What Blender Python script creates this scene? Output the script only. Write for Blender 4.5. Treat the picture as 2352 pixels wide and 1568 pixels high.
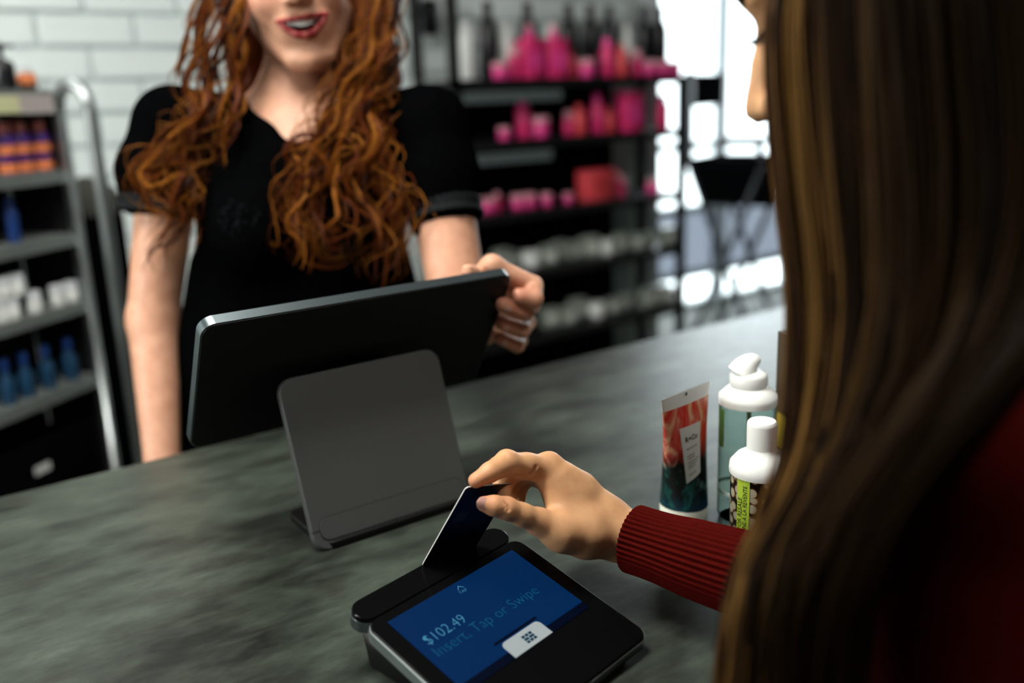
import bpy, bmesh, math, random
import numpy as np
from mathutils import Vector, Matrix

for o in list(bpy.data.objects):
    bpy.data.objects.remove(o, do_unlink=True)
scene = bpy.context.scene
C = scene.collection
rng = np.random.default_rng(7)
random.seed(7)

# ------------------------------------------------------------------ camera
# X runs along the counter (to the right and away), Y goes over the counter into the shop, Z up.
IW, IH, F = 2352.0, 1568.0, 2130.0
CX, CY = IW / 2, IH / 2
ZC = 0.95                       # counter top above the floor
HC = 0.43                       # camera above the counter top
CAM = np.array([0, 0, ZC + HC])
vv = np.array([300.0, 8113.0])  # vertical vanishing point, from the image centre
dn = np.array([vv[0], vv[1], F]); dn /= np.linalg.norm(dn)
vxx = 4250 - CX
Xc = np.array([vxx, -(vxx * vv[0] + F * F) / vv[1], F]); Xc /= np.linalg.norm(Xc)
Yc = np.cross(-dn, Xc)
RW = np.array([Xc, Yc, -dn])    # camera (x right, y down, z forward) -> world

def ray(px, py):
    return RW @ np.array([px - CX, py - CY, F]) / F
def W(px, py, d):
    return CAM + ray(px, py) * d
def ONZ(px, py, z):
    r = ray(px, py); return CAM + r * (z - CAM[2]) / r[2]
def ONY(px, py, y):
    r = ray(px, py); return CAM + r * (y - CAM[1]) / r[1]
def ONP(px, py, p0, n):
    r = ray(px, py); return CAM + r * (np.dot(np.array(p0) - CAM, n) / np.dot(r, n))

cd = bpy.data.cameras.new('camera')
cam = bpy.data.objects.new('camera', cd); C.objects.link(cam)
M = Matrix.Identity(4)
for i in range(3):
    M[i][0] = RW[i, 0]; M[i][1] = -RW[i, 1]; M[i][2] = -RW[i, 2]; M[i][3] = CAM[i]
cam.matrix_world = M
cd.sensor_width = 36.0
cd.lens = F * 36.0 / IW
cd.clip_start = 0.02
cd.dof.use_dof = True
cd.dof.focus_distance = 0.80
cd.dof.aperture_fstop = 2.2
scene.camera = cam

# ------------------------------------------------------------------ light
world = bpy.data.worlds.new('sky'); scene.world = world
world.use_nodes = True
wn = world.node_tree.nodes; wl = world.node_tree.links
bg = wn['Background']
bg.inputs[0].default_value = (0.80, 0.92, 0.95, 1)
bg.inputs[1].default_value = 4.5

def area(name, loc, to, sx, sy, power, col, spread=180):
    l = bpy.data.lights.new(name, 'AREA'); l.shape = 'RECTANGLE'
    l.size = sx; l.size_y = sy; l.energy = power; l.color = col; l.spread = math.radians(spread)
    o = bpy.data.objects.new(name, l); C.objects.link(o)
    o.location = loc
    o.rotation_euler = (Vector(to) - Vector(loc)).to_track_quat('-Z', 'Y').to_euler()
    return o
area('daylight_side_window', (-2.32, 1.3, 1.95), (0.4, 1.3, 1.15), 1.5, 1.3, 68, (1.0, 0.95, 0.88))
area('daylight_shop_window', (3.9, 3.82, 1.6), (1.2, 0.6, 0.9), 2.0, 1.5, 75, (0.86, 0.96, 1.0))
scene.view_settings.view_transform = 'Standard'
scene.view_settings.look = 'None'
scene.view_settings.exposure = 0.0
scene.view_settings.gamma = 1.0
scene.view_settings.use_curve_mapping = False

# ------------------------------------------------------------------ helpers
def link(o, parent=None):
    C.objects.link(o)
    if parent is not None:
        o.parent = parent
    return o
def tag(o, label=None, cat=None, group=None, kind=None):
    if label: o['label'] = label
    if cat: o['category'] = cat
    if group: o['group'] = group
    if kind: o['kind'] = kind
    return o
def thing(name, label, cat, loc=(0, 0, 0), rz=0.0, group=None, mat=None):
    o = bpy.data.objects.new(name, None); C.objects.link(o)
    o.empty_display_size = 0.02
    if mat is not None: o.matrix_world = mat
    else:
        o.location = loc; o.rotation_euler = (0, 0, rz)
    return tag(o, label, cat, group)
def copy_tree(o, parent=None):
    c = o.copy(); C.objects.link(c)
    if parent is not None: c.parent = parent
    for ch in list(o.children):
        copy_tree(ch, c)
    return c

MATS = {}
def node_mat(name):
    m = bpy.data.materials.new(name); m.use_nodes = True
    return m, m.node_tree.nodes, m.node_tree.links, m.node_tree.nodes['Principled BSDF']
def mat(name, col, rough=0.5, metal=0.0, spec=0.5, emit=None, estr=0.0, trans=0.0, noise=0.0, nscale=40.0, bump=0.0, sss=0.0, sheen=0.0, ior=1.45):
    if name in MATS: return MATS[name]
    m, n, l, p = node_mat(name)
    p.inputs['Base Color'].default_value = (*col, 1)
    p.inputs['Roughness'].default_value = rough
    p.inputs['Metallic'].default_value = metal
    p.inputs['Specular IOR Level'].default_value = spec
    p.inputs['IOR'].default_value = ior
    if trans: p.inputs['Transmission Weight'].default_value = trans
    if sss:
        p.inputs['Subsurface Weight'].default_value = sss
        p.inputs['Subsurface Radius'].default_value = (0.012, 0.004, 0.002)
        p.inputs['Subsurface Scale'].default_value = 0.6
    if sheen: p.inputs['Sheen Weight'].default_value = sheen
    if emit:
        p.inputs['Emission Color'].default_value = (*emit, 1); p.inputs['Emission Strength'].default_value = estr
    if noise or bump:
        tc = n.new('ShaderNodeTexCoord'); nz = n.new('ShaderNodeTexNoise')
        nz.inputs['Scale'].default_value = nscale; nz.inputs['Detail'].default_value = 5
        l.new(tc.outputs['Object'], nz.inputs['Vector'])
        if noise:
            mx = n.new('ShaderNodeMix'); mx.data_type = 'RGBA'
            mx.inputs['A'].default_value = (*[c * (1 - noise) for c in col], 1)
            mx.inputs['B'].default_value = (*[min(1, c * (1 + noise)) for c in col], 1)
            l.new(nz.outputs['Fac'], mx.inputs['Factor']); l.new(mx.outputs['Result'], p.inputs['Base Color'])
        if bump:
            b = n.new('ShaderNodeBump'); b.inputs['Strength'].default_value = bump; b.inputs['Distance'].default_value = 0.002
            l.new(nz.outputs['Fac'], b.inputs['Height']); l.new(b.outputs['Normal'], p.inputs['Normal'])
    MATS[name] = m
    return m

def raw_mesh(name, verts, faces, smooth=True):
    """verts (n,3); faces: list of lists or (m,k) int array"""
    me = bpy.data.meshes.new(name)
    v = np.asarray(verts, dtype=np.float32)
    if isinstance(faces, np.ndarray):
        k = faces.shape[1]; nf = len(faces)
        me.vertices.add(len(v)); me.vertices.foreach_set('co', v.ravel())
        me.loops.add(nf * k); me.loops.foreach_set('vertex_index', faces.astype(np.int32).ravel())
        me.polygons.add(nf); me.polygons.foreach_set('loop_start', np.arange(0, nf * k, k, dtype=np.int32))
        me.update(calc_edges=True); me.validate()
    else:
        me.from_pydata([tuple(map(float, p)) for p in v], [], faces)
    if smooth:
        me.polygons.foreach_set('use_smooth', np.ones(len(me.polygons), dtype=bool))
    me.update()
    return me
def add_obj(name, me, material, parent=None):
    o = bpy.data.objects.new(name, me)
    if material is not None and len(me.materials) == 0: me.materials.append(material)
    return link(o, parent)

class MB:
    """collects simple solids into one mesh"""
    def __init__(s): s.v = []; s.f = []; s.sm = []
    def add(s, vs, fs, mtx=None, smooth=False):
        b = len(s.v)
        for p in vs:
            s.v.append(tuple(mtx @ Vector(p)) if mtx is not None else tuple(p))
        for q in fs:
            s.f.append([i + b for i in q]); s.sm.append(smooth)
        return s
    def box(s, lo, hi, mtx=None):
        x0, y0, z0 = lo; x1, y1, z1 = hi
        v = [(x0, y0, z0), (x1, y0, z0), (x1, y1, z0), (x0, y1, z0), (x0, y0, z1), (x1, y0, z1), (x1, y1, z1), (x0, y1, z1)]
        f = [(0, 3, 2, 1), (4, 5, 6, 7), (0, 1, 5, 4), (1, 2, 6, 5), (2, 3, 7, 6), (3, 0, 4, 7)]
        return s.add(v, f, mtx)
    def prism(s, loop, z0, z1, bev=0.0, mtx=None):
        """extrude a convex outline between z0 and z1, with an optional chamfer ring at both ends"""
        n = len(loop)
        cx = sum(p[0] for p in loop) / n; cy = sum(p[1] for p in loop) / n
        def inset(b):
            out = []
            for (x, y) in loop:
                dx, dy = x - cx, y - cy
                L = math.hypot(dx, dy) or 1
                out.append((x - dx / L * b, y - dy / L * b))
            return out
        rings = [(loop, z0), (loop, z1)] if bev == 0 else [(inset(bev), z0), (inset(bev * .3), z0 + bev * .3), (loop, z0 + bev), (loop, z1 - bev), (inset(bev * .3), z1 - bev * .3), (inset(bev), z1)]
        v = [(x, y, z) for lp, z in rings for (x, y) in lp]
        f = []
        for k in range(len(rings) - 1):
            for i in range(n):
                j = (i + 1) % n
                f.append((k * n + i, k * n + j, (k + 1) * n + j, (k + 1) * n + i))
        s.add(v, f, mtx, True)
        s.add([(x, y, rings[0][1]) for x, y in rings[0][0]], [tuple(reversed(range(n)))], mtx)
        s.add([(x, y, rings[-1][1]) for x, y in rings[-1][0]], [tuple(range(n))], mtx)
        return s
    def lathe(s, prof, n=28, mtx=None, caps=True):
        """prof: list of (r, z)"""
        v = []
        for r, z in prof:
            for i in range(n):
                a = 2 * math.pi * i / n
                v.append((r * math.cos(a), r * math.sin(a), z))
        f = []
        for k in range(len(prof) - 1):
            for i in range(n):
                j = (i + 1) % n
                f.append((k * n + i, k * n + j, (k + 1) * n + j, (k + 1) * n + i))
        s.add(v, f, mtx, True)
        if caps:
            for k, rev in ((0, True), (len(prof) - 1, False)):
                if prof[k][0] > 1e-5:
                    ring = [v[k * n + i] for i in range(n)]
                    s.add(ring, [tuple(reversed(range(n))) if rev else tuple(range(n))], mtx)
        return s
    def tube(s, pts, r, n=10, mtx=None):
        pts = [Vector(p) for p in pts]
        rs = r if isinstance(r, (list, tuple)) else [r] * len(pts)
        v = []; up = None
        for i, p in enumerate(pts):
            t = (pts[min(i + 1, len(pts) - 1)] - pts[max(i - 1, 0)]).normalized()
            if up is None:
                up = t.orthogonal().normalized()
            else:
                up = (up - t * up.dot(t)).normalized()
            b = t.cross(up)
            for k in range(n):
                a = 2 * math.pi * k / n
                v.append(p + (up * math.cos(a) + b * math.sin(a)) * rs[i])
        f = []
        for i in range(len(pts) - 1):
            for k in range(n):
                j = (k + 1) % n
                f.append((i * n + k, i * n + j, (i + 1) * n + j, (i + 1) * n + k))
        s.add(v, f, mtx, True)
        s.add(v[:n], [tuple(reversed(range(n)))], mtx); s.add(v[-n:], [tuple(range(n))], mtx)
        return s
    def build(s, name, material, parent=None):
        me = bpy.data.meshes.new(name)
        me.from_pydata([tuple(map(float, p)) for p in s.v], [], s.f)
        me.polygons.foreach_set('use_smooth', s.sm)
        me.update()
        return add_obj(name, me, material, parent)

def rrect(x0, y0, x1, y1, r, n=6):
    out = []
    for cx, cy, a0 in ((x1 - r, y0 + r, -90), (x1 - r, y1 - r, 0), (x0 + r, y1 - r, 90), (x0 + r, y0 + r, 180)):
        for i in range(n + 1):
            a = math.radians(a0 + 90 * i / n)
            out.append((cx + r * math.cos(a), cy + r * math.sin(a)))
    return out
def frame_mat(o, ex, ey, ez):
    m = Matrix.Identity(4)
    for i in range(3):
        m[i][0] = ex[i]; m[i][1] = ey[i]; m[i][2] = ez[i]; m[i][3] = o[i]
    return m
def unit(a):
    a = np.asarray(a, float); return a / np.linalg.norm(a)

def text_pts(body, size, spacing=1.0, thin=0.0):
    """outline text -> (verts, faces) flat in the xy plane, baseline at 0"""
    cu = bpy.data.curves.new('lettering', 'FONT'); cu.body = body; cu.size = size
    cu.space_character = spacing; cu.offset = thin * size; cu.resolution_u = 3
    o = bpy.data.objects.new('lettering', cu); C.objects.link(o)
    dg = bpy.context.evaluated_depsgraph_get()
    me = bpy.data.meshes.new_from_object(o.evaluated_get(dg))
    v = [tuple(p.co) for p in me.vertices]; f = [tuple(p.vertices) for p in me.polygons]
    bpy.data.objects.remove(o); bpy.data.curves.remove(cu); bpy.data.meshes.remove(me)
    return v, f

# ---- signed distance modelling (one continuous surface) ---------------
def axis(lo, hi, step, fine=()):
    """rectilinear axis: coarse step with finer zones (a, b, step)"""
    xs = [lo]; x = lo
    while x < hi:
        st = step
        for a, b, s in fine:
            if a - step <= x <= b: st = min(st, s)
        x += st; xs.append(x)
    return np.array(xs, dtype=np.float32)
class SDF:
    def __init__(s, xs, ys, zs):
        s.x, s.y, s.z = xs, ys, zs
        s.D = np.full((len(xs), len(ys), len(zs)), 0.5, dtype=np.float32)
    def sub(s, lo, hi):
        sl = []
        for ax, a, b in zip((s.x, s.y, s.z), lo, hi):
            i0 = max(0, int(np.searchsorted(ax, a)) - 2); i1 = min(len(ax), int(np.searchsorted(ax, b)) + 2)
            sl.append(slice(i0, max(i0 + 1, i1)))
        return tuple(sl), s.x[sl[0]][:, None, None], s.y[sl[1]][None, :, None], s.z[sl[2]][None, None, :]
    def comb(s, sl, d, k, op):
        A = s.D[sl]
        if op == 'sub':
            d = -d
            if k > 0:
                h = np.clip(0.5 - 0.5 * (A - d) / k, 0, 1); s.D[sl] = A + (d - A) * h + k * h * (1 - h)
            else: s.D[sl] = np.maximum(A, d)
        elif op == 'and':
            s.D[sl] = np.maximum(A, d)
        else:
            if k > 0:
                h = np.clip(0.5 + 0.5 * (A - d) / k, 0, 1); s.D[sl] = A + (d - A) * h - k * h * (1 - h)
            else: s.D[sl] = np.minimum(A, d)
    def cone(s, a, b, ra, rb, k=0.01, op='add'):
        a = np.asarray(a, float); b = np.asarray(b, float); R = max(ra, rb) + k + 0.012
        sl, X, Y, Z = s.sub(np.minimum(a, b) - R, np.maximum(a, b) + R)
        ba = b - a; L2 = float(ba @ ba) + 1e-12
        t = np.clip(((X - a[0]) * ba[0] + (Y - a[1]) * ba[1] + (Z - a[2]) * ba[2]) / L2, 0, 1)
        d = np.sqrt((X - a[0] - t * ba[0]) ** 2 + (Y - a[1] - t * ba[1]) ** 2 + (Z - a[2] - t * ba[2]) ** 2) - (ra + (rb - ra) * t)
        s.comb(sl, d.astype(np.float32), k, op)
    def chain(s, pts, rs, k=0.01, op='add'):
        for i in range(len(pts) - 1): s.cone(pts[i], pts[i + 1], rs[i], rs[i + 1], k, op)
    def ell(s, c, r, axes=None, k=0.01, op='add'):
        """axes: 3x3 rows = local axes in world"""
        c = np.asarray(c, float); r = np.asarray(r, float)
        R = max(r) + k + 0.012
        sl, X, Y, Z = s.sub(c - R, c + R)
        X, Y, Z = X - c[0], Y - c[1], Z - c[2]
        if axes is not None:
            A = np.asarray(axes)
            X, Y, Z = (A[i][0] * X + A[i][1] * Y + A[i][2] * Z for i in range(3))
        k0 = np.sqrt((X / r[0]) ** 2 + (Y / r[1]) ** 2 + (Z / r[2]) ** 2)
        k1 = np.sqrt((X / r[0] ** 2) ** 2 + (Y / r[1] ** 2) ** 2 + (Z / r[2] ** 2) ** 2) + 1e-9
        s.comb(sl, (k0 * (k0 - 1) / k1).astype(np.float32), k, op)
    def plane(s, p, n, op='and'):
        """keep the side the normal points away from"""
        p = np.asarray(p, float); n = unit(n)
        d = (s.x[:, None, None] - p[0]) * n[0] + (s.y[None, :, None] - p[1]) * n[1] + (s.z[None, None, :] - p[2]) * n[2]
        s.D = np.maximum(s.D, d.astype(np.float32))
    def mesh(s, name, relax=2):
        D = s.D; S = D < 0
        nx, ny, nz = D.shape
        c = np.zeros((nx - 1, ny - 1, nz - 1), dtype=np.int8)
        for dx in (0, 1):
            for dy in (0, 1):
                for dz in (0, 1):
                    c += S[dx:nx - 1 + dx, dy:ny - 1 + dy, dz:nz - 1 + dz]
        act = (c > 0) & (c < 8)
        I, J, K = np.nonzero(act)
        idx = np.full(act.shape, -1, dtype=np.int32); idx[I, J, K] = np.arange(len(I), dtype=np.int32)
        acc = np.zeros((len(I), 3)); cnt = np.zeros(len(I))
        cor = [(a, b, e) for a in (0, 1) for b in (0, 1) for e in (0, 1)]
        for a in cor:
            for ax in range(3):
                if a[ax] == 0:
                    b = list(a); b[ax] = 1
                    da = D[I + a[0], J + a[1], K + a[2]]; db = D[I + b[0], J + b[1], K + b[2]]
                    m = (da < 0) != (db < 0)
                    t = np.where(m, da / np.where(m, da - db, 1), 0)
                    p = np.tile(np.array(a, float), (len(I), 1)); p[:, ax] = t
                    acc[m] += p[m]; cnt[m] += 1
        acc /= cnt[:, None]
        v = np.stack([s.x[I] + acc[:, 0] * (s.x[I + 1] - s.x[I]), s.y[J] + acc[:, 1] * (s.y[J + 1] - s.y[J]), s.z[K] + acc[:, 2] * (s.z[K + 1] - s.z[K])], 1)
        quads = []
        for ax in range(3):
            sa = [slice(None)] * 3; sb = [slice(None)] * 3; sa[ax] = slice(0, -1); sb[ax] = slice(1, None)
            A, B = S[tuple(sa)], S[tuple(sb)]
            for flip, mm in ((False, A & ~B), (True, ~A & B)):
                P = np.nonzero(mm)
                o1, o2 = [q for q in range(3) if q != ax]
                ok = (P[o1] > 0) & (P[o2] > 0) & (P[o1] < D.shape[o1] - 1) & (P[o2] < D.shape[o2] - 1)
                P = [q[ok] for q in P]
                def cell(d1, d2):
                    q = [x.copy() for x in P]; q[o1] = q[o1] - d1; q[o2] = q[o2] - d2
                    return idx[q[0], q[1], q[2]]
                q = np.stack([cell(1, 1), cell(0, 1), cell(0, 0), cell(1, 0)], 1)
                if (ax == 1) != flip: q = q[:, ::-1]
                quads.append(q)
        f = np.concatenate(quads)
        f = f[(f >= 0).all(1)]
        for it in range(relax):
            sm = np.zeros_like(v); n = np.zeros(len(v))
            for a in range(4):
                for b in ((a + 1) % 4, (a + 3) % 4):
                    np.add.at(sm, f[:, a], v[f[:, b]]); np.add.at(n, f[:, a], 1)
            w = 0.5 if it % 2 == 0 else -0.5
            v = np.where(n[:, None] > 0, v + w * (sm / np.maximum(n, 1)[:, None] - v), v)
        return v, f
def color_attr(me, cols, name='tint'):
    a = me.color_attributes.new(name, 'FLOAT_COLOR', 'POINT')
    c = np.ones((len(me.vertices), 4), dtype=np.float32); c[:, :3] = cols
    a.data.foreach_set('color', c.ravel())
def seg_dist(v, a, b):
    a = np.asarray(a, float); b = np.asarray(b, float); ba = b - a
    t = np.clip(((v - a) @ ba) / (ba @ ba + 1e-12), 0, 1)
    return np.linalg.norm(v - a - t[:, None] * ba, axis=1), t
def catmull(pts, n):
    P = np.asarray(pts, float)
    P = np.vstack([2 * P[0] - P[1], P, 2 * P[-1] - P[-2]])
    m = len(P) - 3
    u = np.linspace(0, m - 1e-6, n); i = u.astype(int); t = (u - i)[:, None]
    a, b, c, d = P[i], P[i + 1], P[i + 2], P[i + 3]
    return 0.5 * ((2 * b) + (c - a) * t + (2 * a - 5 * b + 4 * c - d) * t ** 2 + (3 * b - a - 3 * c + d) * t ** 3)
def hair_mesh(name, curves, radii, cols, sides=3):
    """curves (S, N, 3) strands -> tapered tubes in one mesh"""
    P = np.asarray(curves, float); S, N, _ = P.shape
    T = np.gradient(P, axis=1); T /= np.linalg.norm(T, axis=2, keepdims=True) + 1e-9
    ref = np.array([0.3, 0.9, 0.1]) / np.linalg.norm([0.3, 0.9, 0.1])
    U = np.cross(T, ref); U /= np.linalg.norm(U, axis=2, keepdims=True) + 1e-9
    B = np.cross(T, U)
    tp = np.linspace(0, 1, N); taper = np.clip(np.minimum(1.0, (1 - tp) * 4 + 0.15), 0, 1)
    R = np.asarray(radii)[:, None] * taper[None]
    V = np.stack([P + R[..., None] * (math.cos(2 * math.pi * k / sides) * U + math.sin(2 * math.pi * k / sides) * B) for k in range(sides)], 2)
    base = (np.arange(S)[:, None, None] * N + np.arange(N - 1)[None, :, None]) * sides
    k = np.arange(sides)[None, None]; k2 = (k + 1) % sides
    Fq = np.stack([base + k, base + k2, base + sides + k2, base + sides + k], -1).reshape(-1, 4)
    me = raw_mesh(name, V.reshape(-1, 3), Fq)
    cc = np.repeat(np.asarray(cols), N * sides, axis=0)
    color_attr(me, cc)
    return me
# ------------------------------------------------------------------ materials of the setting
def concrete_mat():
    m, n, l, p = node_mat('concrete_top')
    tc = n.new('ShaderNodeTexCoord')
    mp = n.new('ShaderNodeMapping'); mp.inputs['Scale'].default_value = (1, 2.2, 1)
    l.new(tc.outputs['Object'], mp.inputs['Vector'])
    def noise(sc, det, rough=.6):
        z = n.new('ShaderNodeTexNoise'); z.inputs['Scale'].default_value = sc; z.inputs['Detail'].default_value = det
        z.inputs['Roughness'].default_value = rough; l.new(mp.outputs['Vector'], z.inputs['Vector']); return z
    a = noise(8, 7, .65); b = noise(52, 6, .75); c = noise(15, 4)
    r = n.new('ShaderNodeValToRGB'); r.color_ramp.elements[0].position = .32; r.color_ramp.elements[1].position = .70
    r.color_ramp.elements[0].color = (.0075, .0102, .0074, 1); r.color_ramp.elements[1].color = (.070, .088, .070, 1)
    l.new(a.outputs['Fac'], r.inputs['Fac'])
    r2 = n.new('ShaderNodeValToRGB'); r2.color_ramp.elements[0].position = .30; r2.color_ramp.elements[1].position = .62
    r2.color_ramp.elements[0].color = (.5, .5, .5, 1); r2.color_ramp.elements[1].color = (1.05, 1.05, 1.05, 1)
    l.new(b.outputs['Fac'], r2.inputs['Fac'])
    mu = n.new('ShaderNodeMix'); mu.data_type = 'RGBA'; mu.blend_type = 'MULTIPLY'; mu.inputs['Factor'].default_value = .75
    l.new(r.outputs['Color'], mu.inputs['A']); l.new(r2.outputs['Color'], mu.inputs['B'])
    # rusty stains
    r3 = n.new('ShaderNodeValToRGB'); r3.color_ramp.elements[0].position = .60; r3.color_ramp.elements[1].position = .72
    r3.color_ramp.elements[0].color = (0, 0, 0, 1); r3.color_ramp.elements[1].color = (.45, .45, .45, 1)
    l.new(c.outputs['Fac'], r3.inputs['Fac'])
    mx = n.new('ShaderNodeMix'); mx.data_type = 'RGBA'; mx.inputs['B'].default_value = (.020, .016, .010, 1)
    l.new(r3.outputs['Color'], mx.inputs['Factor']); l.new(mu.outputs['Result'], mx.inputs['A'])
    l.new(mx.outputs['Result'], p.inputs['Base Color'])
    rr = n.new('ShaderNodeMapRange'); rr.inputs['To Min'].default_value = .28; rr.inputs['To Max'].default_value = .5
    l.new(b.outputs['Fac'], rr.inputs['Value']); l.new(rr.outputs['Result'], p.inputs['Roughness'])
    p.inputs['Specular IOR Level'].default_value = .22
    bp = n.new('ShaderNodeBump'); bp.inputs['Strength'].default_value = .12; bp.inputs['Distance'].default_value = .002
    l.new(b.outputs['Fac'], bp.inputs['Height']); l.new(bp.outputs['Normal'], p.inputs['Normal'])
    return m
M_conc = concrete_mat()
M_brick = mat('white_painted_brick', (.74, .83, .82), .6, noise=.06, nscale=9, bump=.25)
M_mortar = mat('white_painted_mortar', (.58, .66, .65), .8)
M_wall = mat('painted_wall', (.05, .055, .055), .7, noise=.05)
M_ceil = mat('ceiling_paint', (.04, .045, .045), .8, noise=.04)
M_floor = mat('brown_floor', (.11, .115, .085), .45, noise=.25, nscale=3)
M_frame = mat('white_window_frame', (.62, .66, .68), .45, noise=.03)
M_steel = mat('brushed_steel', (.45, .50, .50), .38, metal=1.0, noise=.1, nscale=20)
M_black = mat('black_paint', (.006, .0065, .007), .45, noise=.2)
M_blackmatte = mat('black_canvas', (.003, .003, .0034), .9, noise=.2, spec=0.0)
M_glass = mat('window_glass', (1, 1, 1), .02, trans=1.0, ior=1.2)

# ------------------------------------------------------------------ room
XL, XR, YF, YB, YW, ZT = -2.4, 6.2, -1.6, 2.95, 4.15, 2.9
XBR = float(ONY(1496, 300, 2.95)[0])                     # right end of the brick wall
def struct(name, mb, m, parent=None):
    o = mb.build(name, m, parent)
    if parent is None: o['kind'] = 'structure'
    return o
struct('floor', MB().box((XL - .1, YF - .1, -.1), (XR + .1, YW + .2, 0)), M_floor)
struct('ceiling', MB().box((XL - .1, YF - .1, ZT), (XR + .1, YW + .2, ZT + .1)), M_ceil)
struct('wall_front', MB().box((XL - .1, YF - .1, 0), (XR + .1, YF, ZT)), M_wall)
struct('wall_right', MB().box((XR, YF, 0), (XR + .1, YW + .2, ZT)), M_wall)
w = MB(); # left wall with its window opening
w.box((XL - .1, YF, 0), (XL, .45, ZT)).box((XL - .1, 2.15, 0), (XL, YB + .2, ZT)).box((XL - .1, .45, 0), (XL, 2.15, 1.2)).box((XL - .1, .45, 2.7), (XL, 2.15, ZT))
struct('wall_left', w, M_wall)
wf = MB(); wf.box((XL - .08, .45, 1.2), (XL - .02, 2.15, 1.26)).box((XL - .08, .45, 2.64), (XL - .02, 2.15, 2.7)).box((XL - .08, .45, 1.26), (XL - .02, .51, 2.64)).box((XL - .08, 2.09, 1.26), (XL - .02, 2.15, 2.64)).box((XL - .07, 1.27, 1.26), (XL - .03, 1.33, 2.64))
win2 = struct('window_2', wf, M_frame)
struct('wall_light_blocker', MB().box((-.87, YF, 0), (-.75, .80, ZT)), M_wall)  # unseen wall, added to keep side-window light off the customer's hair
# brick wall behind the seller: core slab + single bricks where the photograph shows them
wall = struct('wall_back', MB().box((XL, YB + .012, 0), (XBR, YB + .2, ZT)), M_mortar)
BL, BH, BJ = .262, .092, .012
bm_ = MB().prism(rrect(-BL / 2 + BJ / 2, -BH / 2 + BJ / 2, BL / 2 - BJ / 2, BH / 2 - BJ / 2, .006, 2), 0, .020, .003,
                 Matrix(((1, 0, 0, 0), (0, 0, 1, 0), (0, 1, 0, 0), (0, 0, 0, 1))))
first = bm_.build('brick', M_brick, wall); bme = first.data
far_v = []; far_f = []
lv = np.array([v.co for v in bme.vertices]); lf = [tuple(p.vertices) for p in bme.polygons]
used = False; nb = 0
rows = int(ZT / BH)
for r in range(rows):
    z = (r + .5) * BH
    off = (r % 2) * BL / 2
    k0 = int(math.floor((XL - off) / BL)) + 1; k1 = int((XBR - off - BL / 2) / BL)
    for k in range(k0, k1 + 1):
        x = k * BL + off
        if x - BL / 2 < XL or x + BL / 2 > XBR: continue
        dy = random.uniform(-.002, .002)
        loc = (x, YB - .006 + dy, z)
        if -.45 < x < 2.1 and .85 < z < 2.0:
            o = first if not used else first.copy()
            if used: link(o, wall)
            used = True; nb += 1
            o.location = loc
        else:
            b = len(far_v) * len(lv)
            far_v.append(lv + np.array(loc)); far_f += [[i + b for i in q] for q in lf]
fo = add_obj('brick_courses', raw_mesh('brick_courses', np.concatenate(far_v), far_f, False), M_brick, wall); fo['kind'] = 'stuff'
struct('trim_1', MB().box((XBR - .02, YB + .0, 0), (XBR + .05, YB + .22, ZT)), M_frame)

# glazed shop front at the right of the back
WX0, WX1 = XBR + .05, XR
ww = MB(); ww.box((WX0, YW, ZT - .25), (WX1, YW + .15, ZT)); ww.box((5.55, YW, 0), (WX1, YW + .15, ZT - .25)); ww.box((WX0, YW, 0), (WX0 + .02, YW + .15, ZT - .25))
struct('wall_window', ww, M_wall)
wreturn = MB().box((XBR - .05, YB + .22, 0), (XBR + .05, YW + .15, ZT)); struct('wall_return', wreturn, M_frame)
win = MB()
zs = ZT - .25
for x in (WX0 + .02, 3.86, 4.68, 5.49): win.box((x, YW + .02, 0), (x + .06, YW + .10, zs))
for z in (0, .62, 1.02, zs - .06): win.box((WX0 + .02, YW + .025, z), (5.55, YW + .095, z + (.05 if z != 0 else .03)))
win_o = struct('window_1', win, M_frame)
for (x0, x1) in ((WX0 + .08, 3.86), (3.92, 4.68), (4.74, 5.49)):
    MB().box((x0, YW + .055, 1.07), (x1, YW + .061, zs - .06)).build('pane', M_glass, win_o)
    MB().box((x0, YW + .055, .03), (x1, YW + .061, .22)).build('pane', M_glass, win_o)
    MB().box((x0, YW + .04, .24), (x1, YW + .08, .62)).build('kick_panel', mat('frosted_panel', (.105, .11, .13), .7, trans=1.0, ior=1.1), win_o)
    MB().box((x0, YW + .055, .67), (x1, YW + .061, 1.02)).build('pane', M_glass, win_o)
    MB().box((x0, YW + .03, .20), (x1, YW + .09, .24)).build('rail', M_frame, win_o)
# ceiling lamps; the customers one is unseen fill, added for the shoulder
def ceiling_lamp(x, y, power, where, s=1.0):
    t = thing('ceiling_lamp', 'white rectangular ceiling lamp with a glowing diffuser above ' + where, 'lamp', (x, y, ZT - .06)); t.scale = (s, s, 1)
    MB().box((-.32, -.17, 0), (.32, .17, .06)).build('lamp_housing', M_frame, t)
    MB().box((-.30, -.15, -.004), (.30, .15, .002)).build('diffuser', mat('lamp_glow_%d' % power, (.9, .9, .9), .5, emit=(1, .96, .90), estr=power), t)
ceiling_lamp(-.03, .84, 42, 'the counter', 1.5); ceiling_lamp(2.3, 2.1, 2, 'the black shelving'); ceiling_lamp(.25, 2.45, 15, 'the silver rack'); ceiling_lamp(.62, -.5, 36, 'the customers, added to light a shoulder')

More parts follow.
